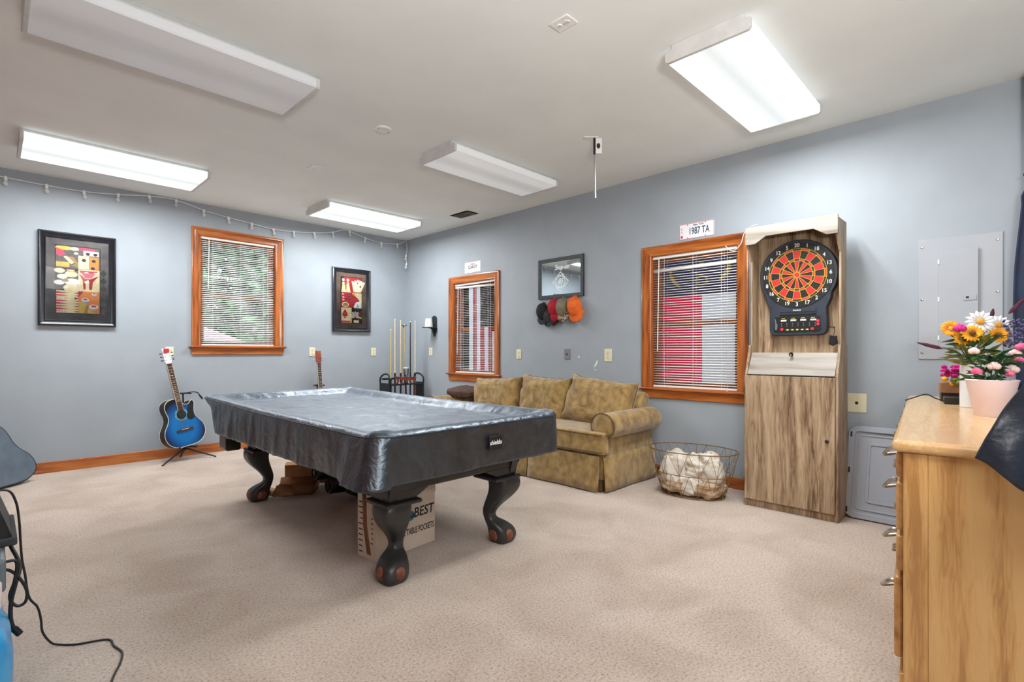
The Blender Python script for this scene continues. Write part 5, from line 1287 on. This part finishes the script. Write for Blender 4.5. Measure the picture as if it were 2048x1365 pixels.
for k, (m, dx) in enumerate((('red', -.14), ('whitepaint', -.10), ('petal_v', .03), ('whitepaint', .07))):
    b = MB(m); b.lathe([(.014, 0), (.014, .02)], (0, 0, 0), 6); o = b.build('chalk_cube', loc=(4.37+dx, 6.54, .786), bevel=.002)
    tag(o, ['red chalk block at the left of the cue rack shelf', 'white chalk block next to the red one on the cue rack shelf', 'lavender chalk block mid shelf of the cue rack', 'white chalk block right of the lavender one on the cue rack shelf'][k], 'chalk')

# ------------------------------------------------------------------ left edge clutter
t = thing('plastic_bag', 'bright blue plastic bag slumped on the carpet at the left edge', 'bag', (-.22, 2.52, 0))
b = MB('bluebag'); b.ell((0, 0, .215), (.275, .36, .210), 40, 26, lambda p: Vector([math.copysign(abs(c)**.6, c) for c in p])*(1+.05*noise.noise(p*3)+.03*noise.noise(p*9))); b.build('bag', t, smooth=180)
t = thing('storage_bin', 'pale grey plastic bin stacked on the blue bag at the left edge', 'bin', (-.25, 2.66, .445))
MB('totegrey').box(-.30, .29, -.20, .20, .0, .115).build('bin', t, bevel=.012)
MB('pinkbag').box(-.29, .28, -.215, -.19, -.05, .045).build('wrapper', t, bevel=.01)
t = thing('practice_amplifier', 'black wedge shaped speaker with a raised lower edge at the left edge', 'speaker', (-.20, 2.80, .56))
b = MB('blackp'); b.prism([(-.30, .02), (.262, .02), (.215, .17), (.18, .20), (-.30, .20)], -.18, .18); b.build('cabinet', t, bevel=.01)
b = MB('charcoal'); b.box(-.30, .272, -.19, .19, .0, .03); b.build('base_lip', t, bevel=.006)
t = thing('power_cord', 'long thin black cord running from the speaker across the carpet', 'cord', (0, 0, 0))
p = [(-.02, 2.96, .70), (.05, 2.95, .70), (.076, 2.95, .65), (.086, 2.95, .571), (.09, 2.95, .487), (.095, 2.95, .403), (.104, 2.95, .338), (.116, 2.95, .24), (.142, 2.95, .189), (.153, 2.95, .132), (.158, 2.95, .077), (.182, 2.95, .025), (.206, 2.95, .005), (.259, 2.896, .005), (.363, 2.845, .005), (.375, 2.762, .005), (.39, 2.679, .005), (.371, 2.591, .005), (.332, 2.486, .005), (.25, 2.2, .005)]
MB('cord').tube(spline(p, 6), .0042, 8).build('cord', t)
t = thing('power_cord', 'thick black looped cable hanging at the left edge in front of the bin', 'cord', (0, 0, 0))
p = [(-.05, 2.56, .50), (.026, 2.58, .492), (.059, 2.6, .468), (.085, 2.6, .423), (.097, 2.6, .382), (.092, 2.6, .347), (.072, 2.6, .34), (.055, 2.6, .362), (.052, 2.6, .39), (.063, 2.6, .43), (.07, 2.6, .482), (.065, 2.6, .508), (.039, 2.6, .51), (.0, 2.6, .515), (-.05, 2.6, .52)]
MB('cord').tube(spline(p, 6), .0052, 8).build('cable', t)
t = thing('power_cord', 'black cable end with a plug hanging down against the blue bag', 'cord', (0, 0, 0))
b = MB('cord'); b.tube(spline([(.05, 2.78, .60), (.055, 2.72, .54), (.072, 2.66, .50), (.078, 2.62, .47), (.066, 2.6, .42), (.055, 2.6, .36), (.054, 2.6, .30), (.062, 2.6, .26)], 6), .0065, 8); b.build('cable', t)
MB('blackp').tube([(.062, 2.6, .262), (.078, 2.6, .235)], .011, 8).build('plug', t)

# ------------------------------------------------------------------ outdoors
g = MB('grass').box(-20, 30, -10, 40, -.62, -.60).build('lawn', smooth=0); tag(g, 'green lawn outside the windows', 'ground'); g['kind'] = 'structure'
g.name = 'ground'
t = thing('wooden_fence', 'brown board fence outside the right wall windows', 'fence', (8.2, 4, -.6))
b = MB('fence')
for k in range(60): b.box(-.02, .02, -6+k*.2+.01, -6+k*.2+.185, 0, 2.6)
b.build('boards', t, bevel=.004); MB('fence').box(.02, .07, -6, 6, .4, .5).build('rail', t)
def tree(label, x, y, h, r, n, seed):
    rn = random.Random(seed); t = thing('leafy_tree', label, 'tree', (x, y, -.6), 0, 'trees behind the back wall window')
    MB('bark').tube([(0, 0, 0), (.05, .02, h*.3), (-.03, .05, h*.6)], [.14, .1, .05], 10).build('trunk', t)
    b = MB('foliage')
    for k in range(n):
        d = Vector((rn.gauss(0, 1), rn.gauss(0, 1), rn.gauss(0, 1))).normalized()*r*rn.uniform(.55, 1)
        p = Vector((d.x, d.y, h*.55+d.z*1.25)); a = Vector((rn.uniform(-1, 1), rn.uniform(-1, 1), rn.uniform(-1, 1))).normalized(); c = a.cross(Vector((rn.uniform(-1, 1), rn.uniform(-1, 1), .3))).normalized(); s_ = rn.uniform(.09, .19)
        b.poly([p-a*s_, p+c*s_*.5, p+a*s_, p-c*s_*.5])
    b.build('foliage', t, smooth=0)
tree('dense leafy tree outside the back wall window, nearest the middle of the glass', 4.0, 12.6, 5.4, 2.0, 5200, 1)
tree('leafy tree outside the back wall window, showing at the left of the glass', 2.0, 17.2, 6.4, 2.3, 5200, 2)
tree('leafy tree outside the back wall window, showing at the right of the glass', 7.4, 16.6, 6.4, 2.5, 5200, 3)
t = thing('patio_umbrella', 'pale pink patio umbrella outside the back wall window', 'umbrella', (2.35, 9.6, -.6))
b = MB('parasol'); b.lathe([(.95, 1.93), (.93, 1.98), (.5, 2.14), (.02, 2.32), (.001, 2.33)], (0, 0, 0), 8, cap=False); b.build('canopy', t, smooth=0, solid=.004)
MB('white').tube([(0, 0, 0), (0, 0, 2.36)], .022, 10).build('pole', t)
MB('totegrey').lathe([(.25, 0), (.25, .05), (.05, .08), (.04, .3)], (0, 0, 0), 20).build('base', t)

# ------------------------------------------------------------------ light
W = bpy.data.worlds.new('World'); bpy.context.scene.world = W; W.use_nodes = True
bg = W.node_tree.nodes['Background']; bg.inputs[0].default_value = (.78, .86, 1, 1); bg.inputs[1].default_value = 1.1
su = bpy.data.lights.new('sun', 'SUN'); su.energy = 2.5; su.angle = R(3); so = bpy.data.objects.new('sun', su); col.objects.link(so); so.rotation_euler = (R(42), 0, R(-25))
def area(name, loc, rot, sx, sy, e, c=(1, 1, 1)):
    l = bpy.data.lights.new(name, 'AREA'); l.shape = 'RECTANGLE'; l.size = sx; l.size_y = sy; l.energy = e; l.color = c
    o = bpy.data.objects.new(name, l); col.objects.link(o); o.location = loc; o.rotation_euler = rot; return o
area('added_overhead_fill', (.9, -.9, 2.95), (R(28), 0, R(-35)), 1.8, 1.0, 32, (1, .985, .96))  # soft overhead fill added behind the camera, not a fixture of the room
area('added_ceiling_fill', (.1, -.7, 1.75), (R(150), 0, R(-40)), .7, .5, 120, (1, .99, .97))  # unseen lamp added behind the camera, aimed up to brighten the ceiling

cam = bpy.data.cameras.new('camera'); co = bpy.data.objects.new('camera', cam); col.objects.link(co)
cam.sensor_width = 36; cam.lens = 36*1027/2048; cam.shift_y = (703-682.5)/2048; cam.clip_start = .02
co.location = (0, 0, 1.27); co.rotation_euler = (R(90), 0, R(-45.5))
sc = bpy.context.scene; sc.camera = co
sc.view_settings.view_transform = 'Standard'; sc.view_settings.look = 'None'; sc.view_settings.exposure = .14
